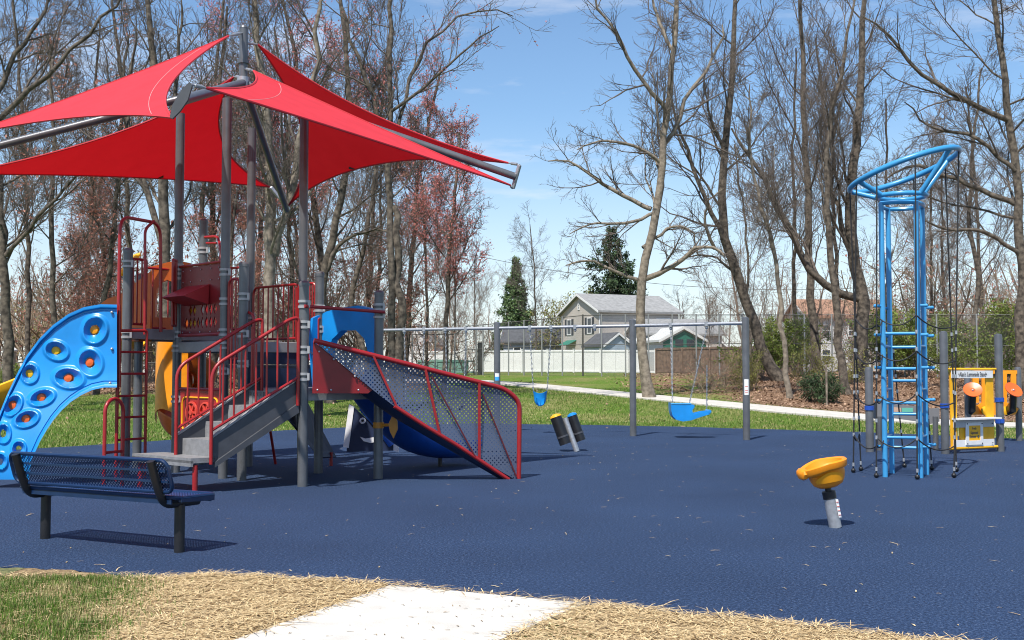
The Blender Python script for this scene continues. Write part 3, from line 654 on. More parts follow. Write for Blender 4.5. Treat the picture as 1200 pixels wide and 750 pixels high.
# spiral slide
m = MB(); cx_ = P(220, 430, 17.9); turns = 1.35; n_ = 44
def spf(u, v, o=0):
    an = R(150) + u * turns * 2 * math.pi; z = 1.98 - 1.6 * u; ri, ro = .10, .48; rr = ri + (ro - ri) * v
    return Vector((cx_.x + rr * math.cos(an) * 1.0, cx_.y + rr * math.sin(an), z + .32 * abs(2 * v - 1) ** 3 * (1.0 if v > .5 else .4) - .05 + o))
m.grid(spf, n_, 12); m.grid(lambda u, v: spf(u, v, -.03), n_, 12); m.grid(lambda u, v: spf(u, 1, -.03 * v), n_, 1)
m.lathe(Vector((cx_.x, cx_.y, 0)), [(.08, 0), (.08, 2.0)], 14); m.build('spiral_slide', M['orange'], PS)
m = MB(); m.grid(lambda u, v: Vector((cx_.x + .50 * math.cos(R(178) + 1.9 * u), cx_.y + .50 * math.sin(R(178) + 1.9 * u), .6 + 1.3 * v + .25 * math.sin(3 * u))) if 1 else 0, 20, 6)
m.build('slide_guard', M['yellow2'], PS)
# blue slide off the lower deck
d_e = (P2 - E)
def fr(t, h, o=0): return Z(h, E.lerp(P2, t)) + Vv * o
oh = 2.34
outl = [fr(.0, 1.2), fr(.0, 2.25), fr(.12, 2.30), fr(.35, oh), fr(.65, oh + .02), fr(.88, 2.30), fr(.97, 2.25), fr(.97, 1.2)]
inl = [fr(.13, 1.2), fr(.14, 1.66), fr(.22, 1.90), fr(.38, 2.02), fr(.62, 2.02), fr(.76, 1.90), fr(.84, 1.66), fr(.86, 1.2)]
m = MB()
n8 = 8
for k in range(7): m.prism([outl[k], outl[k + 1], inl[k + 1], inl[k]], Vv * .12)
hb = m.build('slide_hood', M['blue'], PS, False)
m = MB(); m.prism([fr(.0, 1.22, -.02), fr(.0, 2.26, -.02), fr(.0, 2.2, -.16), fr(.0, 1.85, -.2), fr(.0, 1.22, -.12)], U * .05); m.build('side_wing', M['blue'], hb, False)
c0 = E.lerp(P2, .48)
trough([Z(1.22, c0), Z(1.18, c0 + Vv * .2), Z(.66, c0 + Vv * .72), Z(.30, c0 + Vv * 1.2), Z(.16, c0 + Vv * 1.75), Z(.13, c0 + Vv * 2.45)], U, .36, M['slideblue'], 'slide', depth=.26)
m = MB(); q_ = c0 + Vv * 1.9; m.tube([q_, Z(.2, q_)], .03, 8); m.build('slide_leg', M['black'], PS)
# perforated steel climber panel
FT = Vector((.094, 14.9, 0)); s1p = S1 + Vector((.03, -.09, 0)); dF = FT - s1p
def fp(px, py, o=0):     # point on the panel's vertical plane seen at pixel (designing its outline)
    d = ray(px, py); nrm = Vector((-dF.y, dF.x, 0)); t = (s1p - Vector((0, 0, 0))).dot(nrm) / d.dot(nrm)
    return Vector((d.x * t, d.y * t, EYE + d.z * t)) + nrm.normalized() * o
topl = [(372, 400), (420, 412.5), (470, 425), (520, 437), (560, 447), (592, 456), (601, 460.5), (607, 468), (608.5, 480)]
botl = [(376, 406), (420, 443), (446, 464), (470, 482), (500, 500), (530, 518), (560, 536), (585, 551), (604, 562)]
fpan = MB(); uvz = lambda u, v: (0, 0)
def pf(u, v):
    k = u * 8; i = min(int(k), 7); f = k - i
    a_ = Vector(topl[i]).lerp(Vector(topl[i + 1]), f); b_ = Vector(botl[i]).lerp(Vector(botl[i + 1]), f); q = a_.lerp(b_, v)
    bul = .05 * math.sin(math.pi * v) * math.sin(math.pi * u)
    return fp(q.x, q.y, bul)
def puv(u, v): p = pf(u, v); return ((p - s1p).dot(dF.normalized()), p.z)
fpan.grid(pf, 48, 12, puv); cl = fpan.build('perforated_climber', M['perframp'], PS)
m = MB(); m.tube(fillet([fp(368, 399), fp(592, 455.5), fp(609, 470), fp(608, 561)], .13), .032, 12); m.build('top_rail', M['red'], cl)
m = MB(); m.tube([fp(462, 476, -.01), fp(500, 500.5, -.01), fp(535, 521.5, -.01), fp(596, 562, -.01)], .027, 10); m.build('bottom_rail', M['red'], cl)
for a_, b_, wd in (((437, 417), (465, 478), .028), ((498, 433), (515, 510), .032), ((561, 449), (561, 540), .032)):
    m = MB(); m.bar(fp(*a_, -.02), fp(*b_, -.02), wd, .02, Vector((-dF.y, dF.x, 0))); m.build('brace', M['red'], cl)
for a_, b_ in (((505, 441), (556, 535)), ((565, 462), (604, 558))):
    m = MB(); m.bar(fp(*a_, -.03), fp(*b_, -.03), .018, .012, Vector((-dF.y, dF.x, 0))); m.build('seam', nmat('seam_dark_red', (.10, .012, .016), .4), cl)
m = MB(); m.prism([fp(367.5, 401, .03), fp(376, 406, .03), fp(437, 457, .03), fp(432, 461, .03), fp(366.5, 461, .03)], Vector((0, .03, 0))); pl = m.build('side_plate', M['redpanel'], cl, False)
m = MB()
for q in ((374, 412), (391, 421), (416, 441), (372, 457), (388, 457), (420, 457)): m.ball(fp(*q, -.0), .014, 8, 5)
m.build('bolt', M['galv'], pl)
m = MB()
def bf_(u, v): p = fp(*(Vector(botl[0]).lerp(Vector(botl[-1]), u)), .02) ; k = u * 8; i = min(int(k), 7); q = Vector(botl[i]).lerp(Vector(botl[i + 1]), k - i); p = fp(q.x, q.y, .02); return p + Vector((-dF.y, dF.x, 0)).normalized() * (v * (.75 * (1 - u) + .12)) - UP * (.10 * math.sin(math.pi * v))
m.grid(bf_, 24, 6); m.build('ramp_floor', M['navy'], cl)
# ochre steering paddle on P2
m = MB(); q = P(460, 497, 14.85); m.prism([P(461, 484, 14.8), P(465.5, 494, 14.8), P(466, 503, 14.8), P(461, 514, 14.8), P(457, 506, 14.8), P(455, 497, 14.8)], (0, .05, 0)); pd = m.build('paddle', M['ochre'], PS, False)
m = MB(); m.tube([P2 + UP * .68, P2 + UP * .76], .075, 14); m.tube([P2 + UP * .72, P(460, 498, 14.83)], .022, 8); m.build('bracket', M['ochre'], pd)
# under-deck dark slab climber
m = MB(); m.prism([P(334, 488, 15.6), P(360, 470, 16.3), P(394, 535, 17.1), P(374, 536, 16.4)], (.0, .05, -.02)); m.build('rocker_slab', M['navy'], PS, False)
m = MB(); m.tube([P(316, 500, 17.0), Z(0, P(323, 536, 17.2))], .022, 8); m.tube([P(306, 505, 17.0), P(317, 504, 17.0)], .018, 8); m.build('support_leg', M['red'], PS); m = MB(); m.tube([P(388, 530, 16.9), Z(0, P(388, 530, 16.9))], .025, 8); m.build('support_leg', M['red'], PS)
# sea creature panel
Yq = 18.6
fishp = plate_px([(411, 474), (462, 520), (464, 528), (406, 530)], Yq, .04, M['navy'], 'creature_panel')
m = MB(); m.prism([P(x, y, Yq - .02) for x, y in [(409, 474), (415, 477), (408.5, 525), (402, 524)]], (0, .06, 0)); m.build('edge_board', M['white'], fishp, False); m = MB(); m.prism([P(x, y, Yq - .02) for x, y in [(461, 516), (467, 520), (467, 530), (461, 528)]], (0, .06, 0)); m.build('edge_board', M['white'], fishp, False)
axf = (Vector((1, 0, 0)), UP, Vector((0, -1, 0)))
m = MB(); m.lathe(P(425, 493, Yq - .05), [(.052, -.01), (.052, .012), (.03, .014), (.03, .0)], 20, axf); m.build('eye', M['white'], fishp)
m = MB(); m.lathe(P(425, 493, Yq - .06), [(.02, -.01), (.02, .014)], 14, axf); m.build('pupil', M['black'], fishp)
m = MB(); m.prism([P(x, y, Yq - .02) for x, y in [(422, 512), (428, 514), (441, 512), (441, 518), (434, 519), (426, 517)]], (0, .03, 0)); m.build('smile', M['white'], fishp, False)
m = MB(); m.tube([P(424, 478, Yq + .0), P(443, 499, Yq - .02), P(459, 522, Yq + .0)], .06, 12); m.build('crawl_tube', M['slideblue'], fishp)
# ---- shade frame
J = (A + B + Cc + D) / 4; J.x += .02
jz = P(0, 97, J.y).z; mtop = P(0, 30, J.y).z
ms = MB(); ms.lathe(J, [(.062, jz - .12), (.062, mtop - .04), (.066, mtop - .039), (.05, mtop - .005), (.02, mtop)], 18); ms.lathe(J, [(.085, jz + .28), (.085, jz + .33)], 16)
mast = ms.build('mast', M['post'], PS)
AE = {'right': P(604, 207, 16.35), 'left': P(-68, 188, 15.3), 'front': P(212, 118, 11.6), 'back': P(336, 246, 19.7)}
jp = Z(jz, J)
for kk_, e in AE.items():
    m = MB(); m.tube([jp, e], .056, 14); m.build('shade_arm', M['post'], PS)
pl_ = MB(); pl_.lathe(jp, [(.09, -.1), (.09, .08)], 16); pl_.build('mast_collar', M['galv'], mast)
# end brackets
def brk(p, q, nm='bracket'):
    m = MB(); m.bar(p, q, .05, .06, bev=.01); return m.build('sail_bracket', M['galv'], PS, False)
R_hi, R_lo = P(609, 193, 16.3), P(601, 221, 16.4); brk(R_hi, R_lo)
L_hi, L_lo = P(-70, 166, 15.2), P(-64, 209, 15.4); brk(L_hi, L_lo)
F_hi, F_lo = P(224, 99, 11.5), P(202, 138, 11.5)
m = MB(); m.prism([P(223, 97, 11.5), P(226, 101, 11.5), P(221, 118, 11.5), P(212, 131, 11.5), P(203, 140, 11.5), P(200, 138, 11.5), P(203, 124, 11.5), P(213, 107, 11.5)], (0, -.035, 0)); m.build('sail_bracket', M['stringer'], PS, False)
B_hi, B_lo = P(317, 219, 19.6), P(339, 246, 19.8); brk(B_hi, B_lo)
mh1, mh2, ml1, ml2 = Z(P(0, 38, J.y).z, J), Z(P(0, 50, J.y).z, J), Z(P(0, 80, J.y).z, J), Z(P(0, 90, J.y).z, J)
M['thread'] = nmat('pale_thread', (.68, .28, .28), .7)
def sail(c1, c2, c3, conc, sag=.0, seam=None, tagp=None):
    Av, Bv, Cv = [Vector(c) for c in (c1, c2, c3)]; n = 26; m = MB(); idx = {}
    def pt(a_, b_, c_):
        p = Av * a_ + Bv * b_ + Cv * c_
        return p + (Cv - (Av + Bv) / 2) * (4 * a_ * b_ * conc[0]) + (Av - (Bv + Cv) / 2) * (4 * b_ * c_ * conc[1]) + (Bv - (Cv + Av) / 2) * (4 * c_ * a_ * conc[2]) - UP * sag * 27 * a_ * b_ * c_
    for i in range(n + 1):
        for j in range(n + 1 - i): idx[i, j] = len(m.v); m.v.append(tuple(pt(i / n, j / n, 1 - (i + j) / n)))
    for i in range(n):
        for j in range(n - i):
            m.f.append((idx[i, j], idx[i + 1, j], idx[i, j + 1])); m.uv.append([(0, 0)] * 3)
            if i + j < n - 1: m.f.append((idx[i + 1, j], idx[i + 1, j + 1], idx[i, j + 1])); m.uv.append([(0, 0)] * 3)
    o = m.build('shade_sail', M['sail'], PS)
    h = MB()
    h.tube([pt(1 - k / 24, k / 24, 0) for k in range(25)], .014, 5); h.tube([pt(0, 1 - k / 24, k / 24) for k in range(25)], .014, 5); h.tube([pt(k / 24, 0, 1 - k / 24) for k in range(25)], .014, 5)
    h.build('hem', M['hem'], o)
    if seam is not None:
        h = MB(); f_ = lambda t: (pt(t, .07, .93 - t) if seam == 0 else pt(t * .93, .93 - t * .93, .07) if seam == 1 else pt(t * .9, .10, .90 - t * .9))
        q_ = [f_(.03 + .94 * k / 24) for k in range(25)]; h.tube([v - UP * .0 for v in q_], .004, 5); h.build('stitching', M['thread'], o)
    if tagp:
        p = pt(*tagp); h = MB(); h.box(p + Vector((0, -.03, .03)), (.14, .02, .05)); h.build('sewn_tag', M['black'], o)
    return o
def inset(p, q, d): return Vector(p) + (Vector(q) - Vector(p)).normalized() * d
def tie(p, q, o):
    m = MB(); m.tube([p, q], .012, 6); c = Vector(p).lerp(Vector(q), .5); m.tube([c - (Vector(q) - c) * .5, c + (Vector(q) - c) * .5], .022, 8); return m.build('turnbuckle', M['galv'], o)
# sail one: front left
a_, b_, c_ = P(268, 42, 15.4), L_hi, F_lo
o = sail(a_, P(-50, 160, 15.1), F_lo + UP * .0, (.07, .10, .11), seam=2); tie(a_, mh1, o)
o = sail(P(297, 83, 15.6), P(598, 217, 16.35), P(241, 103, 11.65), (.035, .035, .055), seam=2); tie(P(297, 83, 15.6), ml1, o); tie(P(598, 217, 16.35), R_lo, o); tie(P(241, 103, 11.65), F_hi, o)
o = sail(P(274, 90, 16.1), P(-50, 204, 15.4), P(316, 219, 19.5), (.10, .04, .12), tagp=(.0, .42, .58)); tie(P(274, 90, 16.1), ml2, o)
o = sail(P(302, 52, 16.0), P(596, 191, 16.5), P(338, 241, 19.6), (.09, .16, .13), tagp=(.0, .42, .58)); tie(P(302, 52, 16.0), mh2, o); tie(P(596, 191, 16.5), R_hi, o)
# ---------------------------------------------------------------- bench
bl, br = G(53, 631), G(210, 647)
BN = empty('park_bench', (bl + br) / 2, 'dark blue perforated metal bench on two black legs at the left of the rubber surface', 'bench')
bx = (br - bl).normalized(); by = Vector((-bx.y, bx.x, 0)); Lb = (br - bl).length; mid = (bl + br) / 2
def bp(x, y, z): return mid + bx * x + by * y + UP * z
half = Lb / 2 + .13
def rrect(x0, x1, r, f):   # 2D rounded rect in (s,t)
    out = []
    for cx2, cy2, a0 in ((x1[0] - r, x1[1] - r, 0), (x0[0] + r, x1[1] - r, 90), (x0[0] + r, x0[1] + r, 180), (x1[0] - r, x0[1] + r, 270)):
        for k in range(6): a_ = R(a0 + 90 * k / 5); out.append(f(cx2 + r * math.cos(a_), cy2 + r * math.sin(a_)))
    return out
sl = .32   # backrest slope
yb = lambda z: -.20 - (z - .50) * sl
zb0, zb1 = .50, .755
backf = lambda s_, z: bp(s_, yb(z), z)
m = MB(); m.grid(lambda u, v: backf(-half + .012 + (2 * half - .024) * u, zb0 + .012 + (zb1 - zb0 - .024) * v), 8, 4, lambda u, v: (2 * half * u, (zb1 - zb0) * v)); bk = m.build('backrest', M['perfbench'], BN)
m = MB(); m.tube(rrect((-half, zb0), (half, zb1), .07, backf), .016, 8, closed=True); m.build('backrest_rim', M['benchblue'], bk)
for z in (.585, .67):
    m = MB(); m.bar(backf(-half + .03, z), backf(half - .03, z), .018, .02, by); m.build('backrest_rib', M['benchblue'], bk)
seatf = lambda s_, t_: bp(s_, t_, .455 - .02 * math.sin((t_ + .16) / .44 * math.pi) + (0 if t_ < .2 else -(t_ - .2) * .15))
m = MB(); m.grid(lambda u, v: seatf(-half + 2 * half * u, -.16 + .42 * v), 8, 8, lambda u, v: (2 * half * u, .42 * v)); st_ = m.build('seat', M['perfseat'], BN)
m = MB(); m.tube(rrect((-half, -.17), (half, .27), .06, seatf), .017, 8, closed=True)
for s_ in (-half, half): m.bar(bp(s_, -.13, .44), bp(s_, .24, .42), .03, .045)
m.bar(bp(-half + .05, -.17, .43), bp(half - .05, -.17, .43), .012, .055); m.bar(bp(-half + .05, .27, .41), bp(half - .05, .27, .41), .012, .055)
m.build('seat_rim', M['benchblue'], st_)
for s_ in (-Lb / 2, Lb / 2):
    m = MB(); m.tube(fillet([bp(s_, yb(.76) - .035, .75), bp(s_, yb(.55) - .035, .55), bp(s_, -.17, .395), bp(s_, .2, .39)], .12, 7), .034, 12); fr_ = m.build('frame', M['black'], BN)
    m = MB(); m.lathe(bp(s_, 0, 0), [(.042, -.02), (.042, .38)], 14); m.build('leg', M['black'], BN)
# ---------------------------------------------------------------- spring bucket
g = G(979, 618)
BK = empty('bucket_spinner', g, 'small orange-yellow tilted bucket seat on a short grey post standing alone on the blue rubber', 'spinner seat')
lean = Vector((-.066, .0, .37))
m = MB(); ax_ = lean.normalized(); m.tube([g, g + ax_ * .30], .058, 18); m.build('post', M['galv'], BK)
m = MB(); m.tube([g + ax_ * .27, g + ax_ * .34], .062, 18); m.tube([g + ax_ * .33, g + ax_ * .39], .03, 12); m.build('collar', M['black'], BK)
m = MB(); p = g + Vector((.035, -.052, .0)); m.prism([p + ax_ * .10, p + ax_ * .27, p + ax_ * .27 + Vector((.028, .012, 0)), p + ax_ * .10 + Vector((.028, .012, 0))], (0, -.004, 0)); st_ = m.build('sticker', M['label'], BK, False)
m = MB()
for k in range(4): q = p + ax_ * (.12 + .04 * k) + Vector((.002, -.006, 0)); m.prism([q, q + Vector((.024, .009, 0)), q + Vector((.024, .009, .006)), q + Vector((0, 0, .006))], (0, -.002, 0))
m.build('marking', M['labelred'], st_, False)
c = g + ax_ * .375; tl = R(-11); X_ = Vector((math.cos(tl), 0, -math.sin(tl))); Z_ = Vector((math.sin(tl), 0, math.cos(tl)))
def bowl(an, k):   # k 0..1 profile
    cA, sA = math.cos(an), math.sin(an)
    prof = [(.02, 0), (.10, .004), (.15, .03), (.175, .07), (.19, .12), (.205, .165), (.232, .172), (.243, .185), (.250, .232), (.235, .245), (.20, .235), (.16, .10), (.08, .045), (.001, .04)]
    r, z = prof[k]; r *= .89; z *= 1.02
    lip = max(0, -cA) ** 3      # left side lip flares and dips
    if k >= 5 and k <= 10: z -= .045 * max(0, -cA) ** 1.2
    if 5 <= k <= 9: r *= 1 + .06 * max(0, -cA) ** 6
    r *= (1 + .08 * cA) if k < 5 else 1
    return c + X_ * (r * cA - .0) + Vector((0, 1, 0)) * (r * sA * .95) + Z_ * z
m = MB(); nk = 14; na = 56
for i in range(na):
    for k in range(nk): m.v.append(tuple(bowl(2 * math.pi * i / na, k)))
for i in range(na):
    for k in range(nk - 1): j = (i + 1) % na; m.f.append((i * nk + k, j * nk + k, j * nk + k + 1, i * nk + k + 1)); m.uv.append([(0, 0)] * 4)
m.lathe(c + X_ * -.205 + Z_ * .168, [(.012, -.06), (.042, -.04), (.052, .0), (.046, .03), (.026, .05), (.004, .056)], 22, (X_, Vector((0, 2.2, 0)), Z_))
bw = m.build('bucket_seat', nmat('bucket_plastic', (.82, .27, .008), .38, var=.05), BK)
m = MB(); m.grid(lambda u, v: bowl(R(-140 + 100 * u), 2) .lerp(bowl(R(-140 + 100 * u), 5), .12 + .70 * v * math.sin(math.pi * (.15 + .7 * u)) + .1) + (Vector((math.cos(R(-140 + 100 * u)), math.sin(R(-140 + 100 * u)), 0)) * .012), 20, 6); m.build('raised_panel', nmat('bucket_panel', (.9, .36, .01), .38), bw)
# ---------------------------------------------------------------- drum pipes
g = G(676, 529)
DP = empty('leaning_drum_post', g, 'leaning silver post carrying two black cylinders with yellow and blue caps', 'play drums')
ax_ = Vector((-.22, .05, .62)).normalized()
m = MB(); m.tube([g, g + ax_ * .64], .052, 18); m.build('post', M['galv'], DP)
for dx, dy, z0, z1, cc in ((-.16, -.04, .14, .66, 'yellow'), (.15, .06, .20, .68, 'bluetube')):
    o_ = Vector((dx, dy, 0)); m = MB(); m.tube([g + o_ + ax_ * z0, g + o_ + ax_ * z1], .105 if dx < 0 else .088, 20); dr = m.build('drum', M['black'], DP)
    m = MB(); m.tube([g + o_ + ax_ * z1, g + o_ + ax_ * (z1 + .03), g + o_ + ax_ * (z1 + .055)], [.11 if dx < 0 else .093, .1 if dx < 0 else .085, .03], 20); m.build('cap', M[cc] if cc == 'yellow' else M['blue'], dr)
    m = MB(); m.tube([g + o_ + ax_ * (z0 + .13), g + o_ + ax_ * (z0 + .16)], .113 if dx < 0 else .096, 20); m.build('band', M['stringer'], dr)
m = MB(); m.bar(g + Vector((-.16, -.04, 0)) + ax_ * .33, g + Vector((.14, .06, 0)) + ax_ * .33, .05, .03, ax_); m.bar(g + Vector((-.14, -.04, 0)) + ax_ * .62, g + Vector((.12, .06, 0)) + ax_ * .62, .05, .03, ax_); m.build('cross_bracket', M['stringer'], DP)
# ---------------------------------------------------------------- swings
pA, pB = G(742, 511), G(875, 515.5); sw = (pB - pA)
pC = pA - sw * 1.13; pC.x = (583 - 600) / F * 26.6 * 1.0; pC.y = 26.0
pD = pC + (pC - pA); pD = pD; 
SW = empty('swing_set', pA, 'long grey swing frame with one top beam on round posts behind the ramp', 'swing frame')
def H2(px, py, Y): return P(px, py, Y).z
for p, top in ((pA, 2.62), (pB, 2.60), (pC, 2.62), (pD, 2.62)):
    m = MB(); m.lathe(p, [(.075, -.05), (.075, top - .06), (.07, top - .02), (.03, top)], 18); po = m.build('post', M['post'], SW)
    if p is pB:
        m = MB(); m.grid(lambda u, v: p + Vector((math.cos(R(-130 + 70 * u)) * .077, math.sin(R(-130 + 70 * u)) * .077, .95 + .33 * v)), 8, 1); s1_ = m.build('sticker', M['label'], po)
        m = MB()
        for hh in (1.0, 1.04, 1.12): m.grid(lambda u, v: p + Vector((math.cos(R(-120 + 45 * u)) * .0785, math.sin(R(-120 + 45 * u)) * .0785, hh + .012 * v)), 6, 1)
        m.build('marking', M['labelred'], s1_)
    if p is pC:
        m = MB(); m.grid(lambda u, v: p + Vector((math.cos(R(-130 + 80 * u)) * .077, math.sin(R(-130 + 80 * u)) * .077, 1.32 + .08 * v)), 8, 1); s1_ = m.build('sticker', M['label'], po)
        m = MB(); m.grid(lambda u, v: p + Vector((math.cos(R(-130 + 80 * u)) * .077, math.sin(R(-130 + 80 * u)) * .077, 1.23 + .09 * v)), 8, 1); m.build('marking', M['labelblue'], s1_)
BH = 2.47
for a_, b_ in ((pD, pC), (pC, pA), (pA, pB)):
    m = MB(); m.tube([Z(BH, a_), Z(BH, b_)], .036, 12); m.build('beam', M['galv'], SW)
def hanger(p): m = MB(); m.tube([Z(BH - .05, p), Z(BH + .05, p)], .05, 10); m.ball(Z(BH - .08, p), .035, 8, 6); return m.build('hanger', M['galv'], SW)
def onbeam(px):
    for a_, b_ in ((pA, pB), (pC, pA), (pD, pC)):
        x0, x1 = CX + a_.x / a_.y * F, CX + b_.x / b_.y * F
        if x0 - 1 <= px <= x1 + 1 or a_ is pD:
            d = ray(px, 380); dd = b_ - a_; t = (a_.x * dd.y - a_.y * dd.x) / (d.x * dd.y - d.y * dd.x); return Vector((d.x * t, d.y * t, 0))
def chain(p, q, parent, link=.055):
    p, q = Vector(p), Vector(q); n = int((q - p).length / link); m = MB(); d = (q - p) / n; dn = d.normalized(); u = dn.cross(Vector((0, 1, 0))).normalized(); v = dn.cross(u)
    for i in range(n):
        c = p + d * (i + .5); s_ = u if i % 2 else v
        pts = [c + dn * (math.cos(a_) * link * .62) + s_ * (math.sin(a_) * .014) for a_ in [math.pi * 2 * k / 6 for k in range(6)]]
        m.tube(pts, .0075, 4, closed=True)
    return m.build('chain', M['galv'], parent)
# bucket swing
h1, h2 = onbeam(621), onbeam(646); hanger(h1); hanger(h2); hanger(onbeam(674)); hanger(onbeam(697))
cY = (h1.y + h2.y) / 2 + .1; sc = P(633, 467, cY)
TS = empty('toddler_swing', sc, 'small blue toddler bucket swing hanging on chains beyond the ramp', 'swing', 'hanging swings')
m = MB()
def tod(u, v, o=0):
    an = 2 * math.pi * u; zz = .15 - .30 * v; r = (.17 - .02 * math.sin(math.pi * v)) * (1 - .38 * v ** 4) + o
    return sc + Vector((math.cos(an) * r, math.sin(an) * r * .8, zz + .03 * math.cos(2 * an)))
na, nb = 36, 14
for inner_ in (0, 1):
    base_ = len(m.v)
    for i in range(na + 1):
        for j in range(nb + 1): m.v.append(tuple(tod(i / na, j / nb, -.014 * inner_)))
    for i in range(na):
        for j in range(nb):
            an = (i + .5) / na * 360; 
            if .45 < (j + .5) / nb < .92 and (abs((an % 360) - 250) < 22 or abs((an % 360) - 300) < 20): continue
            a0 = base_ + i * (nb + 1) + j; m.f.append((a0, a0 + nb + 1, a0 + nb + 2, a0 + 1)); m.uv.append([(0, 0)] * 4)
m.build('seat', M['blue'], TS)
chain(Z(BH - .1, h1), sc + Vector((-.16, 0, .16)), TS); chain(Z(BH - .1, h2), sc + Vector((.16, 0, .16)), TS)
# adaptive seat
h1, h2 = onbeam(786), onbeam(828); hanger(h1); hanger(h2)
cY = (h1.y + h2.y) / 2; sc = P(803, 484, cY)
AS = empty('adaptive_swing', sc, 'large bright blue molded high-back swing seat with a leg tray, on chains', 'swing', 'hanging swings')
prof = [(-.36, .18), (-.10, .17), (.10, .17), (.12, .08), (.12, -.03), (.34, .02), (.58, .03), (.61, .06), (.60, .11), (.56, .13)]
m = MB()
shell = [(-.335, .20), (-.33, .06), (-.30, -.06), (-.22, -.14), (-.08, -.175), (.10, -.15), (.24, -.10), (.38, -.055), (.50, -.02), (.53, .02), (.50, .05), (.34, .03), (.22, .0), (.15, -.02), (.12, .06), (.17, .13), (.17, .18), (.10, .20)]
m.prism([sc + Vector((x, -.19, z)) for x, z in shell], (0, .03, 0)); m.prism([sc + Vector((x, .19, z)) for x, z in shell], (0, .03, 0))
under = shell[:9]; 
for (x0, z0), (x1, z1) in zip(under, under[1:]): m.prism([sc + Vector((x0, -.165, z0)), sc + Vector((x1, -.165, z1)), sc + Vector((x1, -.165, z1 + .03)), sc + Vector((x0, -.165, z0 + .03))], (0, .36, 0))
m.build('seat', M['blue'], AS)
m = MB(); m.tube([sc + Vector((.50, -.2, .04)), sc + Vector((.50, .22, .04))], .035, 10); m.build('foot_bar', M['blue'], AS)
m = MB(); m.tube([sc + Vector((-.33, -.18, .20)), sc + Vector((.10, -.18, .20))], .02, 8); m.build('seat_rim', M['bluetube'], AS)
chain(Z(BH - .1, h1), sc + Vector((-.30, -.17, .2)), AS); chain(Z(BH - .1, h2), sc + Vector((.12, .17, .2)), AS); chain(Z(BH - .9, h2.lerp(sc, .0)) + Vector((0, 0, 0)), sc + Vector((.47, 0, .1)), AS)
# two belt swings on the left bay, mostly hidden by the ramp
for i, (xa, xb) in enumerate(((474, 497), (522, 546))):
    h1, h2 = onbeam(xa), onbeam(xb); hanger(h1); hanger(h2); sc = (h1 + h2) / 2; sc.z = .5
    BS = empty('belt_swing', sc, ['belt swing on chains nearest the blue slide hood, its seat behind the perforated ramp', 'belt swing on chains beside the second grey swing post, its seat behind the perforated ramp'][i], 'swing', 'hanging swings')
    dd_ = (h2 - h1).normalized(); a_, b_ = sc - dd_ * .22 + UP * .14, sc + dd_ * .22 + UP * .14
    m = MB(); m.grid(lambda u, v: a_.lerp(b_, u) - UP * .14 * math.sin(math.pi * u) + Vector((-dd_.y, dd_.x, 0)) * (.07 - .14 * v), 12, 2); m.grid(lambda u, v: a_.lerp(b_, u) - UP * (.14 * math.sin(math.pi * u) + .012) + Vector((-dd_.y, dd_.x, 0)) * (.07 - .14 * v), 12, 2); m.build('seat', M['black'], BS)
    chain(Z(BH - .1, h1), a_, BS); chain(Z(BH - .1, h2), b_, BS)
# ---------------------------------------------------------------- blue climbing tower
c1, c2, c3, c4 = G(1037.5, 559), G(1079, 560), G(1045.5, 554.5), G(1086, 556)
ctr = (c1 + c2 + c3 + c4) / 4
TW = empty('climbing_tower', ctr, 'tall light blue four-legged climbing tower with a tilted ring on top and black rope nets', 'climbing tower')
tops = H2(1060, 240, ctr.y)
for p in (c1, c2, c3, c4):
    m = MB(); m.tube([p - UP * .05, Z(tops, p)], .036, 14); lg = m.build('leg', M['bluetube'], TW)
    for hh in (.42, 1.05, 1.5, 1.95, 2.35):
        m = MB(); s_ = -1 if p.x < ctr.x else 1
        m.tube([Z(hh, p), Z(hh, p) + Vector((s_ * .10, -.02, 0))], .02, 8); m.ball(Z(hh, p) + Vector((s_ * .11, -.02, 0)), .026, 8, 6); m.build('rope_lug', M['bluetube'], lg)
rz = tops + .02
for hz, rr in ((rz + .10, .33),):
    m = MB(); m.tube([Z(hz, ctr) + Vector((rr * math.cos(2 * math.pi * k / 32), rr * math.sin(2 * math.pi * k / 32) * .95, 0)) for k in range(32)], .032, 10, closed=True); m.build('small_ring', M['bluetube'], TW)
rcen = P(1059, 200, ctr.y); slope = (H2(0, 184, ctr.y) - H2(0, 219, ctr.y)) / 1.42
def ringp(an, R_=.73): return rcen + Vector((R_ * math.cos(an), R_ * math.sin(an), R_ * math.cos(an) * slope - .10 * math.sin(an)))
m = MB(); m.tube([ringp(2 * math.pi * k / 48) for k in range(48)], .04, 12, closed=True); m.build('top_ring', M['bluetube'], TW)
for an in (20, 70, 170, 215, 305, 340):
    if an in (215, 70, 340): pass
for a_, b_ in ((c1, c2), (c3, c4), (c1, c3), (c2, c4)):
    m = MB(); m.tube([Z(rz - .03, a_).lerp(Z(rz - .03, b_), t / 8) + (((a_ + b_) / 2 - ctr).normalized() * .05 * math.sin(math.pi * t / 8)) for t in range(9)], .03, 8); m.build('top_bar', M['bluetube'], TW)
for a0, a1 in ((20, 15), (150, 150), (200, 196), (300, 306)):
    m = MB(); a_ = Z(rz + .10, ctr) + Vector((.33 * math.cos(R(a0)), .31 * math.sin(R(a0)), 0)); m.tube([a_, ringp(R(a1))], .036, 10); m.build('strut', M['bluetube'], TW)
def rung(a_, b_, h): m = MB(); m.tube([Z(h, a_), Z(h, b_)], .022, 10); return m.build('rung', M['bluetube'], TW)
for py in (391, 432, 472, 512.5): rung(c1, c2, H2(0, py, c1.y))
for py in (407, 446, 485, 524): rung(c3, c4, H2(0, py, c3.y))
for h in (.55, 1.2, 1.8): rung(c1, c3, h); rung(c2, c4, h)
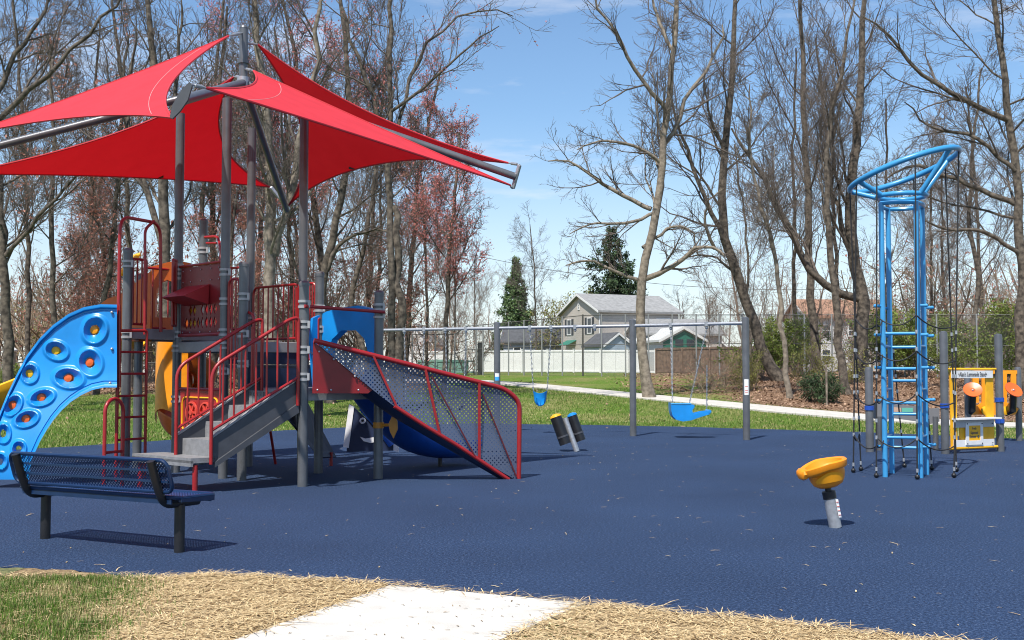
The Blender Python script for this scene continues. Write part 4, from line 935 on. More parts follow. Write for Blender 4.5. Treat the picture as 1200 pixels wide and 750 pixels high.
# ropes
feet_px = [(1000, 554), (1009, 552), (1027, 560), (1075, 562), (1092, 551), (1118, 560), (1121, 553), (1060, 548)]
tops_an = [192, 160, 222, 262, 60, 330, 20, 100]
ropes = []
for (fx, fy), an in zip(feet_px, tops_an):
    f_ = G(fx, fy); t_ = ringp(R(an)); n = 14
    kn = f_.lerp(t_, .42); kn.z = 1.9
    pts = [f_ + UP * .05]
    for k in range(1, n + 1):
        s_ = k / n; q = f_.lerp(t_, s_); pts.append(q)
    ropes.append(pts); m = MB(); m.tube(pts, .0105, 6); rp = m.build('rope', M['rubberband'], TW)
    m = MB(); m.ball(f_ + UP * .035, .035, 10, 6); m.build('anchor', M['black'], rp)
    for h in (.12, .55, .78, 1.15, 1.38, 1.75, 1.98):
        s_ = h / t_.z; q = f_.lerp(t_, s_); m = MB(); m.tube([q - UP * .025, q + UP * .025], .017, 8); m.build('ferrule', M['galv'], rp)
def atrope(i, h):
    f_ = G(*feet_px[i]); t_ = ringp(R(tops_an[i])); return f_.lerp(t_, h / t_.z)
def sag(a_, b_, s_, m): m.tube([Vector(a_).lerp(Vector(b_), k / 12) - UP * s_ * 4 * (k / 12) * (1 - k / 12) for k in range(13)], .0095, 6)
for h in (.45, 1.05, 1.62, 2.1):
    for (i, j) in ((0, 1), (0, 2), (2, 3), (3, 5)):
        m = MB(); sag(atrope(i, h + .1), atrope(j, h + (.1 if (i + j) % 2 else -.02)), .10 if i != 2 else .13, m); m.build('net_rope', M['rubberband'], TW)
    for i, cpt in ((2, c1), (4, c4)):
        m = MB(); sag(atrope(i, h), Z(h + .1, cpt), .08, m); m.build('net_rope', M['rubberband'], TW)
# ---------------------------------------------------------------- lemonade shop panel
q1, q2, q3 = G(1108, 532), G(1172.5, 529), G(1019.5, 529.5)
SHP = empty('shop_play_panel', (q1 + q2) / 2, 'yellow and white pretend lemonade shop panel between two round grey posts', 'play panel')
for p, top, hs in ((q1, H2(0, 388, q1.y), (H2(0, 475.5, q1.y),)), (q2, H2(0, 391, q2.y), (H2(0, 468.5, q2.y), H2(0, 493.5, q2.y)))):
    m = MB(); m.lathe(p, [(.068, -.04), (.068, top - .05), (.06, top - .015), (.02, top)], 18); po = m.build('post', M['post'], SHP)
    for h in hs: m = MB(); m.lathe(p, [(.08, h - .04), (.08, h + .04)], 16); m.box(p + UP * h + Vector((.0, -.07, 0)), (.06, .04, .06)); m.build('clamp', nmat('clamp_blue', (.015, .07, .36), .35), po)
ax0 = (q2 - q1); W = ax0.length; axn = ax0.normalized(); nf = Vector((axn.y, -axn.x, 0))
def sp2(px, h, o=0): t = (px - 1108) / (1172.5 - 1108); return Z(h, q1.lerp(q2, t)) + nf * o
Ys = (q1.y + q2.y) / 2
def hh(py): return H2(0, py, Ys)
def brd(x0, x1, y0, y1, o, mat, name, th=.03, parent=SHP): m = MB(); m.prism([sp2(x0, hh(y1), o), sp2(x1, hh(y1), o), sp2(x1, hh(y0), o), sp2(x0, hh(y0), o)], nf * -th); return m.build(name, mat, parent, False)
brd(1115.5, 1122, 434, 524, 0, M['yellow'], 'side_board'); brd(1157, 1165.5, 434, 524, 0, M['yellow'], 'side_board')
for x0 in (1125.5, 1151.5): brd(x0, x0 + 6, 494, 524, 0, M['yellow'], 'slat')
for py in (432.5, 524.5):
    m = MB(); m.tube([sp2(1112, hh(py)), sp2(1168.5, hh(py))], .022 if py < 500 else .028, 10); m.build('frame_tube', M['yellow'], SHP)
sg = brd(1115.5, 1163.5, 434.3, 443, .03, M['white'], 'sign_board', .02)
brd(1117, 1164, 492, 500.5, .025, M['lightgrey'], 'counter_board', .02); brd(1117, 1164, 515, 523, .025, M['white'], 'kick_board', .02)
m = MB(); m.prism([sp2(1116, hh(491.2), 0), sp2(1166, hh(491.2), 0), sp2(1166, hh(491.2), .16), sp2(1116, hh(491.2), .16)], (0, 0, .03)); m.build('counter', M['white'], SHP, False)
fo = [sp2(x, hh(y), .04) for x, y in ((1130, 521), (1150, 521), (1150, 495), (1130, 495))]; fi = [sp2(x, hh(y), .04) for x, y in ((1133.5, 516), (1147, 516), (1147, 498.5), (1133.5, 498.5))]
m = MB(); m.ringprism(fo, fi, nf * -.015); pf_ = m.build('poster_frame', M['white'], SHP, False)
m = MB(); m.prism([v + nf * -.008 for v in fi], nf * -.004); m.build('poster', M['yellow'], pf_, False)
def text(s, loc, size, xdir, normal, mat, parent, sx=1.0, bold=0):
    cu = bpy.data.curves.new('txt', 'FONT'); cu.body = s; cu.size = size; cu.extrude = .002; cu.offset = bold; cu.align_x = 'CENTER'; cu.align_y = 'CENTER'
    t = bpy.data.objects.new('tmp', cu); C.objects.link(t); dg = bpy.context.evaluated_depsgraph_get(); me = bpy.data.meshes.new_from_object(t.evaluated_get(dg)); bpy.data.objects.remove(t)
    X = Vector(xdir).normalized(); N_ = Vector(normal).normalized(); Yv = N_.cross(X); mt = Matrix((X * sx, Yv, N_)).transposed().to_4x4(); mt.translation = Vector(loc) - wloc(parent)
    me.transform(mt); me.materials.clear(); me.materials.append(mat); o = bpy.data.objects.new('lettering', me); C.objects.link(o); o.parent = parent; return o
M['ink'] = nmat('sign_ink', (.10, .10, .11), .6)
text('\u2022Alan\u2019s Lemonade Stand\u2022', sp2(1139.5, hh(438.8), .034), .115, axn, nf, M['ink'], sg, .62)
for s_, py in (('Fresh', 502), ('Squeezed', 507), ('Lemons', 511.5)): text(s_, sp2(1140 if s_ != 'Lemons' else 1138.5, hh(py), .034), .065, axn, nf, M['ink'], pf_, .75)
m = MB(); m.lathe(sp2(1144.5, hh(511.5), .034), [(.022, 0), (.022, .004)], 14, (axn, UP, nf)); m.build('lemon_mark', M['ink'], pf_)
m = MB()
for x, y in ((1131.5, 496.3), (1148.7, 496.3), (1131.5, 519.5), (1148.7, 519.5), (1161, 496.5), (1161, 519.5)): m.ball(sp2(x, hh(y), .045), .012, 6, 4)
m.build('bolt', M['stringer'], SHP)
# rear activity panel with orange discs
r1, r2 = G(1135, 517), G(1194.5, 516.5)
AP = empty('drum_play_panel', (r1 + r2) / 2, 'amber activity panel with two tilted orange discs, standing behind the lemonade shop panel', 'play panel')
for p in (r1, r2):
    m = MB(); t_ = H2(0, 430, p.y); m.lathe(p, [(.065, -.04), (.065, t_ - .05), (.055, t_ - .015), (.02, t_)], 16); m.build('post', M['post'], AP)
Yr = (r1.y + r2.y) / 2
def ap(px, py, o=0): return P(px, py, Yr) - Vector((0, o, 0))
m = MB()
m.prism([ap(1142, 434), ap(1192, 434), ap(1192, 438), ap(1142, 438)], (0, .05, 0)); m.prism([ap(1140, 486), ap(1190, 486), ap(1194, 479), ap(1182, 472), ap(1150, 472), ap(1138, 480)], (0, .05, 0))
for x0, x1 in ((1140, 1147), (1151, 1158), (1174, 1180), (1185, 1191)): m.prism([ap(x0, 438), ap(x1, 438), ap(x1, 472), ap(x0, 472)], (0, .05, 0))
pn = m.build('panel', M['yellow2'], AP, False)
m = MB(); m.lathe(ap(1153, 481, .05), [(.09, 0), (.09, .05), (.03, .07)], 16, axf); m.build('knob', M['yellow'], pn); m = MB(); m.lathe(ap(1177, 481, .05), [(.09, 0), (.09, .05), (.03, .07)], 16, axf); m.build('knob', M['yellow'], pn)
for px, py, tx in ((1140, 457, .35), (1187.5, 457, -.35)):
    dn = Vector((-tx * .6, -.72, .62)).normalized(); xx = dn.cross(UP).normalized(); yy = dn.cross(xx)
    m = MB(); m.lathe(P(px, py, Yr - .35), [(.02, -.03), (.15, -.02), (.185, .0), (.185, .02), (.15, .012), (.05, .0), (.02, .02)], 28, (xx, yy, dn)); ds = m.build('disc', M['disc'], AP)
    m = MB(); m.ball(P(px, py, Yr - .37), .025, 8, 6); m.build('hub', M['galv'], ds)
    m = MB(); q = P(px, py + 4, Yr - .3); m.tube([q, q - UP * .35 + Vector((0, .05, 0)), Vector((q.x + (.05 if px < 1160 else -.02), Yr, q.z - .45))], [.07, .07, .03], 12); m.build('drum_shell', M['black'], ds)
# balance table between first post and tower
BT = empty('sand_table', q3, 'low dark grey play table with teal inset behind the climbing tower', 'play table')
m = MB(); t_ = H2(0, 430, q3.y); m.lathe(q3, [(.07, -.04), (.07, t_ - .05), (.06, t_ - .015), (.02, t_)], 18); po = m.build('post', M['post'], BT)
m = MB(); hq = H2(0, 478, q3.y); m.lathe(q3, [(.085, hq - .04), (.085, hq + .04)], 16); m.build('clamp', nmat('clamp_blue', (.015, .07, .36), .35), po)
Yt = 20.2
ol = [(1024, 474), (1032, 472), (1048, 474), (1080, 476), (1092, 479), (1101, 478), (1101, 494), (1090, 497), (1075, 494), (1046, 490), (1032, 494), (1024, 490)]
m = MB(); m.prism([P(x, y, Yt) for x, y in ol], (0, .05, 0)); tb = m.build('panel', nmat('table_grey', (.17, .17, .18), .5), BT, False)
m = MB(); m.prism([P(x, y, Yt - .012) for x, y in ((1057, 478), (1070, 478), (1070, 483), (1057, 483))], (0, .01, 0)); m.build('inset', nmat('teal_inset', (.12, .42, .32), .5), tb, False)
m = MB(); m.prism([P(x, y, Yt - .012) for x, y in ((1047, 477), (1056, 478), (1056, 483), (1047, 483))], (0, .01, 0)); m.build('picture', nmat('tan_inset', (.5, .33, .24), .5), tb, False)
m = MB(); m.tube([Vector((P(1030, 488, Yt).x, Yt, 0)), P(1030, 488, Yt)], .05, 12); m.build('leg', M['post'], BT); m = MB(); m.tube([Vector((P(1096, 488, Yt).x, Yt, 0)), P(1096, 488, Yt)], .05, 12); m.build('leg', M['post'], BT)
# ---------------------------------------------------------------- trees
M['bark'] = nmat('bark', (.150, .122, .095), .95, col2=(.035, .028, .022), vscale=7, detail=9, bump=.9, bscale=22)
M['barkl'] = nmat('pale_bark', (.27, .225, .175), .95, col2=(.12, .098, .075), vscale=7, detail=9, bump=.9, bscale=22)
M['twig'] = nmat('twigs', (.15, .12, .10), .9, col2=(.075, .06, .05), vscale=1.2)
M['twigb'] = nmat('brown_twigs', (.27, .20, .15), .9, col2=(.15, .11, .085), vscale=1.2)
M['bud'] = nmat('red_buds', (.70, .28, .25), .8, col2=(.52, .15, .13), vscale=3, trans=.4)
M['rust'] = nmat('rust_leaves', (.60, .30, .23), .8, col2=(.42, .17, .12), vscale=3, trans=.4)
def tubes(Pn, Rn, sides):
    N_, K, _ = Pn.shape; T = np.empty_like(Pn); T[:, 1:-1] = Pn[:, 2:] - Pn[:, :-2]; T[:, 0] = Pn[:, 1] - Pn[:, 0]; T[:, -1] = Pn[:, -1] - Pn[:, -2]
    T /= np.linalg.norm(T, axis=2, keepdims=True) + 1e-9; ref = np.where(np.abs(T[:, :1, 2:3]) < .8, np.array([0, 0, 1.]), np.array([1., 0, 0]))
    U_ = np.cross(T, np.broadcast_to(ref, T.shape)); U_ /= np.linalg.norm(U_, axis=2, keepdims=True) + 1e-9; V_ = np.cross(T, U_)
    a_ = np.arange(sides) * 2 * np.pi / sides; ring = Pn[:, :, None] + (U_[:, :, None] * np.cos(a_)[None, None, :, None] + V_[:, :, None] * np.sin(a_)[None, None, :, None]) * Rn[:, :, None, None]
    V = ring.reshape(-1, 3); n0 = (np.arange(N_) * K * sides)[:, None, None] + (np.arange(K - 1) * sides)[None, :, None] + np.arange(sides)[None, None, :]
    n1 = (np.arange(N_) * K * sides)[:, None, None] + (np.arange(K - 1) * sides)[None, :, None] + ((np.arange(sides) + 1) % sides)[None, None, :]
    Fq = np.stack([n0, n1, n1 + sides, n0 + sides], -1).reshape(-1, 4); return V, Fq
def merge(parts):
    Vs, Fs, o = [], [], 0
    for V, Fq in parts: Vs.append(V); Fs.append(Fq + o); o += len(V)
    return np.concatenate(Vs), np.concatenate(Fs)
def children(Pn, Rn, per, K, rg, t0, ang, lr, trop, wob, rf, rmin, base_len=None, lmin=.3):
    N_, Kp, _ = Pn.shape; Lp = np.linalg.norm(np.diff(Pn, axis=1), axis=2).sum(1) if base_len is None else base_len
    cnt = np.maximum(1, np.round(per * np.clip(Lp / np.mean(Lp), .2, 1.7)).astype(int)) if N_ > 3 else np.full(N_, per)
    idx = np.repeat(np.arange(N_), cnt); n = len(idx); rank = np.arange(n) - np.repeat(np.cumsum(cnt) - cnt, cnt); t = t0 + (1 - t0) * ((rank + .5) / cnt[idx] + rg.uniform(-.4, .4, n) / cnt[idx]); t = np.clip(t, 0, .995)
    f = t * (Kp - 1); i = np.minimum(f.astype(int), Kp - 2); fr_ = (f - i)[:, None]; p0 = Pn[idx, i] * (1 - fr_) + Pn[idx, i + 1] * fr_; tg = Pn[idx, i + 1] - Pn[idx, i]; tg /= np.linalg.norm(tg, axis=1, keepdims=True) + 1e-9
    r0 = (Rn[idx, i] * (1 - fr_[:, 0]) + Rn[idx, i + 1] * fr_[:, 0]) * rf; r0 = np.maximum(r0, rmin)
    rnd = rg.normal(0, 1, (n, 3)); perp = rnd - tg * (rnd * tg).sum(1, keepdims=True); perp /= np.linalg.norm(perp, axis=1, keepdims=True) + 1e-9
    a_ = np.radians(rg.normal(ang, ang * .22, n))[:, None]; d = tg * np.cos(a_) + perp * np.sin(a_)
    L = np.maximum(Lp[idx] * lr * (1.05 - .65 * t) * rg.uniform(.6, 1.2, n), lmin); out = np.empty((n, K, 3)); out[:, 0] = p0; st = (L / (K - 1))[:, None]
    for k in range(1, K):
        d = d + rg.normal(0, wob, (n, 3)) + np.array([0, 0, trop]); d /= np.linalg.norm(d, axis=1, keepdims=True); out[:, k] = out[:, k - 1] + d * st
    s_ = np.linspace(0, 1, K)[None]; Rr = r0[:, None] * (1 - s_ * .75); Rr = np.maximum(Rr, rmin * .7); return out, Rr
def trunk_from(pts, r0, r1, K=22):
    pts = [Vector(p) for p in pts]; seg = [0]
    for a_, b_ in zip(pts, pts[1:]): seg.append(seg[-1] + (b_ - a_).length)
    out = []
    for k in range(K):
        s_ = seg[-1] * k / (K - 1); i = min(max(j for j in range(len(seg)) if seg[j] <= s_ + 1e-6), len(pts) - 2); f = (s_ - seg[i]) / (seg[i + 1] - seg[i])
        p0 = pts[max(i - 1, 0)]; p1, p2 = pts[i], pts[i + 1]; p3 = pts[min(i + 2, len(pts) - 1)]
        q = .5 * ((2 * p1) + (p2 - p0) * f + (2 * p0 - 5 * p1 + 4 * p2 - p3) * f * f + (3 * p1 - p0 - 3 * p2 + p3) * f ** 3); out.append(tuple(q))
    out = np.array(out); jr = np.random.default_rng(int(abs(out.sum()) * 1000) % 99991); jj = jr.normal(0, 1, out.shape) * min(.11, seg[-1] * .012) * (.36 if K >= 18 else .8) * [1, 1, .5]; jj[0] = 0; out = out + jj
    s_ = np.linspace(0, 1, K); Rr = r0 * (1 - s_) ** .8 + r1 * s_; Rr[0] *= 1.45; Rr[1] *= 1.1
    return np.array(out)[None], Rr[None]
def tree_arrays(seed, trunks, limbs, t0=.35, ang=42, lr=.42, trop=.12, wob=.12, dens=(8, 6, 5), rmin=.008, extra=None):
    """trunks: list of (polyline array, radii). returns trunk parts, crown parts, twig ends"""
    rg = np.random.default_rng(seed); tp = [tubes(p, r, 12) for p, r in trunks]; cp_ = []; ends = []
    L1s = []
    for p, r in trunks:
        H_ = np.linalg.norm(np.diff(p, axis=1), axis=2).sum(1); l1, r1 = children(p, r, limbs, 10, rg, t0, ang, lr, trop, wob, .33, .020, base_len=H_); L1s.append((l1, r1)); tp.append(tubes(l1, r1, 7))
    if extra:
        for p, r in extra: L1s.append((p, r)); tp.append(tubes(p, r, 8))
    for l1, r1 in L1s:
        l2, r2 = children(l1, r1, dens[0], 7, rg, .15, 40, .58, trop * .7, wob * 1.2, .50, .012); cp_.append(tubes(l2, r2, 5))
        l3, r3 = children(l2, r2, dens[1], 5, rg, .12, 42, .55, trop * .5, wob * 1.4, .6, rmin, lmin=.35); cp_.append(tubes(l3, r3, 3))
        l4, r4 = children(l3, r3, dens[2], 4, rg, .1, 36, .6, trop * .5, wob * 1.5, .65, rmin * .85, lmin=.22); cp_.append(tubes(l4, r4, 3)); ends.append(l4)
    return merge(tp), merge(cp_), np.concatenate([e.reshape(-1, 3) for e in ends])
def quads_at(pts, size, rg):
    n = len(pts); a_ = rg.normal(0, 1, (n, 3)); a_ /= np.linalg.norm(a_, axis=1, keepdims=True); b_ = np.cross(a_, rg.normal(0, 1, (n, 3))); b_ /= np.linalg.norm(b_, axis=1, keepdims=True)
    s_ = (size * rg.uniform(.5, 1.3, n))[:, None]; V = np.stack([pts - a_ * s_, pts - b_ * s_ * .5, pts + a_ * s_, pts + b_ * s_ * .5], 1).reshape(-1, 3); return V, (np.arange(n) * 4)[:, None] + np.arange(4)[None]
def make_tree(name, base, arrs, label, group=None, bark='bark', twig='twig', buds=None, seed=0, cat='tree'):
    (tV, tF), (cV, cF), ends = arrs; base = Vector(base); b = np.array(base)
    o = empty(name, base, label, cat, group)
    npmesh('trunk', tV - b, tF, M[bark], o, True); npmesh('crown', cV - b, cF, M[twig], o)
    if buds:
        mt, frac, size = buds; rg_ = np.random.default_rng(seed + 99); cl = np.sin(ends[:, 0] * 1.1 + seed) * np.sin(ends[:, 1] * 1.3) * np.sin(ends[:, 2] * 1.2 + 2)
        sel = ends[rg_.random(len(ends)) < frac * np.clip(.75 + .8 * cl, .12, 1.4)]; sel = sel + rg_.normal(0, .07, sel.shape); V, Fq = quads_at(sel, size, rg_); npmesh('blossom', V - b, Fq, M[mt], o)
    return o
def pxpath(pts, Y, Ys=None): return [P(x, y, (Y if Ys is None else Ys[i])) for i, (x, y) in enumerate(pts)]
def grounded(pts, Y):
    q = [P(x, y, Y) for x, y in pts]; q[0].z = terr(q[0].x, Y) - .15; return q
TREES = [
 # name,label, Y, trunk pixels, base radius(px), top radius(px), options
 ('bare_oak', 'big bare tree with pale trunk beside the footpath, in front of the beige house', 40, [(762, 458), (752, 400), (751, 345), (768, 245), (783, 140), (792, 20), (800, -120)], 8, 2, dict(bark='barkl', seed=11, limbs=11, t0=.36, lr=.30, ang=50, trop=.09,
   extra=[([(753, 328), (790, 312), (815, 290), (838, 292), (850, 300)], 5), ([(752, 330), (720, 318), (690, 305), (662, 312)], 3.4), ([(763, 245), (738, 232), (700, 212), (668, 190), (640, 188)], 4), ([(768, 250), (735, 262), (695, 262), (668, 275)], 3),
          ([(774, 190), (745, 172), (708, 165), (676, 175)], 3.2), ([(772, 235), (778, 180), (800, 130), (822, 90), (850, 30)], 5), ([(783, 130), (752, 95), (735, 60), (708, 20), (690, -20)], 4), ([(838, 292), (826, 262), (832, 235), (850, 220)], 3), ([(790, 60), (770, 20), (760, -40)], 3.5), ([(753, 290), (790, 265), (812, 275), (818, 300)], 3)], own=True)),
 ('bare_maple', 'leaning bare tree with forked top, behind the rightmost swing post', 47, [(917, 452), (897, 420), (884, 380), (866, 325), (852, 285), (846, 240), (850, 170), (858, 90), (862, 10), (866, -80)], 9, 2, dict(seed=12, limbs=12, t0=.38, lr=.32, ang=40, extra=[([(856, 300), (832, 250), (812, 200), (795, 150), (785, 100)], 4.5), ([(866, 325), (835, 300), (800, 302)], 2.5), ([(850, 180), (830, 130), (825, 80)], 3)], own=True)),
 ('slender_tree', 'thin pale-barked young tree standing in the dead leaves left of the blue climbing tower', 39, [(926, 462), (921, 420), (917, 370), (912, 330), (905, 285), (893, 240), (880, 180), (876, 100)], 4.5, 1.2, dict(bark='barkl', seed=13, limbs=11, t0=.40, lr=.28, own=True)),
 ('bare_maple', 'tall straight bare tree behind the slender pale one, branching high up', 50, [(961, 448), (955, 400), (949, 320), (947, 240), (942, 150), (940, 50), (936, -60)], 7, 2.5, dict(seed=14, limbs=12, t0=.36, lr=.36, ang=38, trop=.12)),
 ('bare_maple', 'dark leaning bare trunk just left of the rope climbing tower', 40, [(993, 460), (985, 420), (979, 350), (973, 290), (968, 220), (972, 150), (985, 80), (1000, 0)], 6.5, 2, dict(seed=15, limbs=10, t0=.38, lr=.34, ang=42, trop=.12)),
 ('bare_oak', 'thick dark bare tree with a low forked limb right behind the climbing tower ropes', 46, [(1013, 452), (1010, 400), (1010, 350), (1000, 300), (996, 240), (1004, 160), (1010, 60), (1014, -40)], 11, 3, dict(seed=16, limbs=10, t0=.38, lr=.34, ang=44, extra=[([(1008, 350), (975, 342), (948, 318), (930, 280), (905, 230), (880, 190), (858, 150)], 7), ([(1000, 310), (985, 260), (975, 200), (985, 120)], 5)], own=True)),
 ('bare_oak', 'large bare tree at the right edge of the photo with wide sweeping branches', 38, [(1199, 470), (1197, 400), (1197, 300), (1191, 200), (1178, 100), (1165, 0), (1155, -90)], 8.5, 3, dict(seed=17, limbs=13, t0=.34, lr=.42, ang=58, trop=.06, extra=[([(1192, 240), (1150, 222), (1110, 205), (1070, 195), (1035, 210)], 5), ([(1180, 140), (1130, 120), (1085, 90), (1050, 50), (1010, 20)], 5), ([(1190, 200), (1140, 160), (1095, 150), (1060, 120)], 4), ([(1195, 300), (1150, 270), (1110, 270), (1075, 255)], 4)], own=True)),
 ('bare_maple', 'slim bare tree seen between the rope climbing tower and the lemonade panel', 52, [(1134, 440), (1140, 390), (1146, 330), (1136, 260), (1140, 180), (1150, 80)], 4.5, 1.5, dict(seed=18, limbs=12, t0=.3, lr=.30, ang=45)),
 ('twin_trunk_maple', 'twin straight trunks rising side by side behind the blue slide hood', 36, [(462, 470), (459, 400), (458, 320), (457, 230), (457, 120), (459, 0), (463, -100)], 6.5, 2.5, dict(seed=19, limbs=11, t0=.40, lr=.30, ang=45, twin=[(472, 470), (468, 400), (466, 330), (463, 240)], extra=[([(455, 200), (440, 130), (420, 70), (400, 10), (380, -40)], 4.5), ([(458, 180), (475, 110), (500, 50), (560, 10), (600, 20)], 3.5), ([(459, 130), (500, 100), (545, 60), (585, 30)], 3)], own=True, buds=('bud', .12, .05))),
 ('bare_oak', 'thick pale-grey trunk behind the shade posts, forking above the deck', 31, [(321, 478), (317, 420), (314, 350), (316, 260), (314, 170), (306, 80), (296, -20)], 11, 4, dict(bark='barkl', seed=20, limbs=11, t0=.36, lr=.30, ang=42, extra=[([(322, 300), (345, 200), (362, 100), (372, 10), (384, -60)], 7), ([(320, 260), (350, 240), (385, 200), (430, 190)], 3)], own=True)),
 ('bare_oak', 'stout tree trunk right behind the red ladder hoops and orange slide panel', 33, [(206, 478), (200, 430), (193, 360), (192, 270), (190, 180), (180, 90), (172, -20)], 11, 4, dict(seed=21, limbs=10, t0=.38, lr=.32, ang=42, extra=[([(192, 300), (176, 240), (160, 190), (150, 130), (160, 30)], 6), ([(190, 180), (208, 90), (212, 0)], 5)], own=True)),
 ('bare_maple', 'leaning tree between the two big trunks, behind the capped grey post', 38, [(388, 466), (384, 400), (376, 340), (388, 280), (402, 220), (412, 150), (405, 60), (395, -30)], 7.5, 3, dict(seed=22, limbs=11, t0=.36, lr=.30, ang=45, extra=[([(378, 330), (400, 285), (440, 270), (470, 280)], 4), ([(376, 350), (350, 320), (340, 270)], 3)], own=True)),
 ('bare_maple', 'crooked dark tree in the middle of the left woods, behind the perforated ramp', 45, [(432, 452), (424, 400), (412, 350), (424, 300), (432, 260), (440, 200), (430, 120)], 5, 2, dict(seed=23, limbs=10, t0=.3, lr=.32, ang=52, wob=.2)),
 ('bare_oak', 'dark bare tree at the left edge of the photo reaching out over the sails', 34, [(12, 465), (10, 400), (4, 330), (2, 260), (-8, 160), (-20, 40)], 8.5, 3, dict(seed=24, limbs=12, t0=.36, lr=.42, ang=55, trop=.05, extra=[([(6, 300), (40, 260), (80, 215), (115, 180)], 4), ([(-10, 150), (30, 110), (75, 70), (130, 10), (160, -30)], 5), ([(-8, 120), (20, 60), (50, 20), (70, -30)], 5)], own=True)),
 ('bare_maple', 'pair-like slim tree behind the top of the blue climbing wall', 40, [(70, 460), (66, 400), (62, 320), (60, 240), (64, 150), (55, 40)], 5, 2, dict(seed=25, limbs=12, t0=.3, lr=.28, ang=40, buds=('rust', .10, .08))),
 ('bare_maple', 'slanting slim tree just right of the blue climbing wall top', 42, [(112, 455), (118, 380), (130, 300), (138, 220), (142, 140), (150, 40)], 5, 2, dict(seed=26, limbs=12, t0=.3, lr=.28, ang=42, buds=('rust', .16, .08))),
]
for (name, label, Y, tp_, rb_, rt_, o_) in TREES:
    s_ = Y / F; path = grounded(tp_, Y); tr = [trunk_from(path, rb_ * .76 * s_, rt_ * .55 * s_)]
    if o_.get('twin'):
        q = grounded(o_['twin'], Y); tr.append(trunk_from(q, rb_ * .8 * s_, rb_ * .55 * s_, 14))
    rgx = np.random.default_rng(o_['seed']); ex = []
    for (pp, rr) in o_.get('extra', []):
        yy = 0; pts = []
        drift = rgx.uniform(-1.3, 1.3)
        for i, (x, y) in enumerate(pp): pts.append(P(x, y, Y + drift * i / len(pp) * 1.5))
        p_, r_ = trunk_from(pts, rr * .72 * s_, .16 * rr * s_, 12); r_[:, 0] /= 1.45; r_[:, 1] /= 1.1; ex.append((p_, r_))
    ar = tree_arrays(o_['seed'], tr[:1], o_.get('limbs', 12), o_.get('t0', .35), o_.get('ang', 42), o_.get('lr', .3), o_.get('trop', .12), o_.get('wob', .12), (8, 6, 5), .0075, ex)
    if len(tr) > 1: v2, f2 = tubes(tr[1][0], tr[1][1], 12); ar = (merge([ar[0], (v2, f2)]), ar[1], ar[2])
    make_tree(name, path[0], ar, label, 'bare trees around the playground', o_.get('bark', 'bark'), o_.get('twig', 'twig'), o_.get('buds'), o_['seed'])
# generic trees reused by copying
def proto_arr(seed, H_, r, **k):
    rg_ = np.random.default_rng(seed); pts = [Vector((0, 0, -.2))]; d = Vector((rg_.normal(0, .05), rg_.normal(0, .05), 1))
    for i in range(6): pts.append(pts[-1] + d * H_ / 6); d = (d + Vector((rg_.normal(0, .07), rg_.normal(0, .07), .15))).normalized()
    return tree_arrays(seed, [trunk_from(pts, r, .04, 18)], k.get('limbs', 13), k.get('t0', .28), k.get('ang', 38), k.get('lr', .36), k.get('trop', .14), k.get('wob', .12), k.get('dens', (8, 6, 5)), k.get('rmin', .009))
def copy_thing(o, loc, rz, sc, label):
    c = o.copy(); C.objects.link(c); c.location = loc; c.rotation_euler = (0, 0, rz); c.scale = (sc, sc, sc); c['label'] = label
    for ch in o.children: k_ = ch.copy(); C.objects.link(k_); k_.parent = c
    return c
def place(protos, spots, group):
    used = set()
    for (px, py_, Y, pi, sc, rz, label) in spots:
        x = (px - CX) / F * Y; loc = Vector((x, Y, terr(x, Y) - .1)); pr = protos[pi]
        if pi not in used: used.add(pi); pr.location = loc; pr.rotation_euler = (0, 0, rz); pr.scale = (sc, sc, sc); pr['label'] = label; pr['group'] = group
        else: c = copy_thing(pr, loc, rz, sc, label); c['group'] = group
red1 = make_tree('red_maple', (0, 0, 0), proto_arr(41, 15, .15, ang=40, lr=.38, dens=(8, 6, 6)), 'x', buds=('bud', .9, .045), seed=41)
red2 = make_tree('red_maple', (0, 0, 0), proto_arr(42, 11, .12, ang=50, lr=.42, dens=(8, 6, 6)), 'x', buds=('bud', .9, .045), seed=42)
rus1 = make_tree('rusty_beech', (0, 0, 0), proto_arr(43, 11, .12, ang=55, lr=.42, t0=.15, dens=(8, 6, 6)), 'x', buds=('rust', .9, .055), seed=43, twig='twigb')
place([red1, red2, rus1], [
 (385, 0, 50, 0, 1.25, .4, 'tall budding red maple behind the mast of the shade sails'),
 (520, 0, 44, 1, .98, 1.4, 'red-budded maple reaching into the open sky right of the twin trunks'),
 (475, 0, 62, 0, 1.2, 2.9, 'pinkish red maple high behind the right-hand sails'),
 (250, 0, 50, 0, 1.15, 2.2, 'reddish maple behind the red shop panel and shade posts'),
 (300, 0, 60, 0, 1.2, 5.2, 'red-tinged maple far behind the thick pale-grey trunk'),
 (130, 0, 50, 2, .95, .9, 'rust-coloured small tree behind the ladder hoops'),
 (90, 0, 56, 2, 1.05, 3.9, 'rust-coloured tree above the blue climbing wall'),
 (262, 0, 46, 2, .8, 4.9, 'low rust-coloured tree behind the awning panel'),
 (440, 0, 55, 2, 1.0, 2.4, 'rust-coloured tree behind the blue slide hood'),
 (350, 0, 57, 2, 1.05, 1.7, 'rust-coloured tree behind the stair head post'),
], 'red and rust-coloured trees in the left woods')
g1 = make_tree('bare_tree', (0, 0, 0), proto_arr(51, 18, .12, limbs=15, ang=38, lr=.42, trop=.12), 'x', seed=51)
g2 = make_tree('bare_tree', (0, 0, 0), proto_arr(52, 16, .11, limbs=15, ang=48, lr=.45, trop=.08), 'x', seed=52)
g3 = make_tree('bare_tree', (0, 0, 0), proto_arr(53, 14, .085, limbs=15, ang=32, lr=.52, t0=.10, trop=.14), 'x', seed=53, twig='twigb')
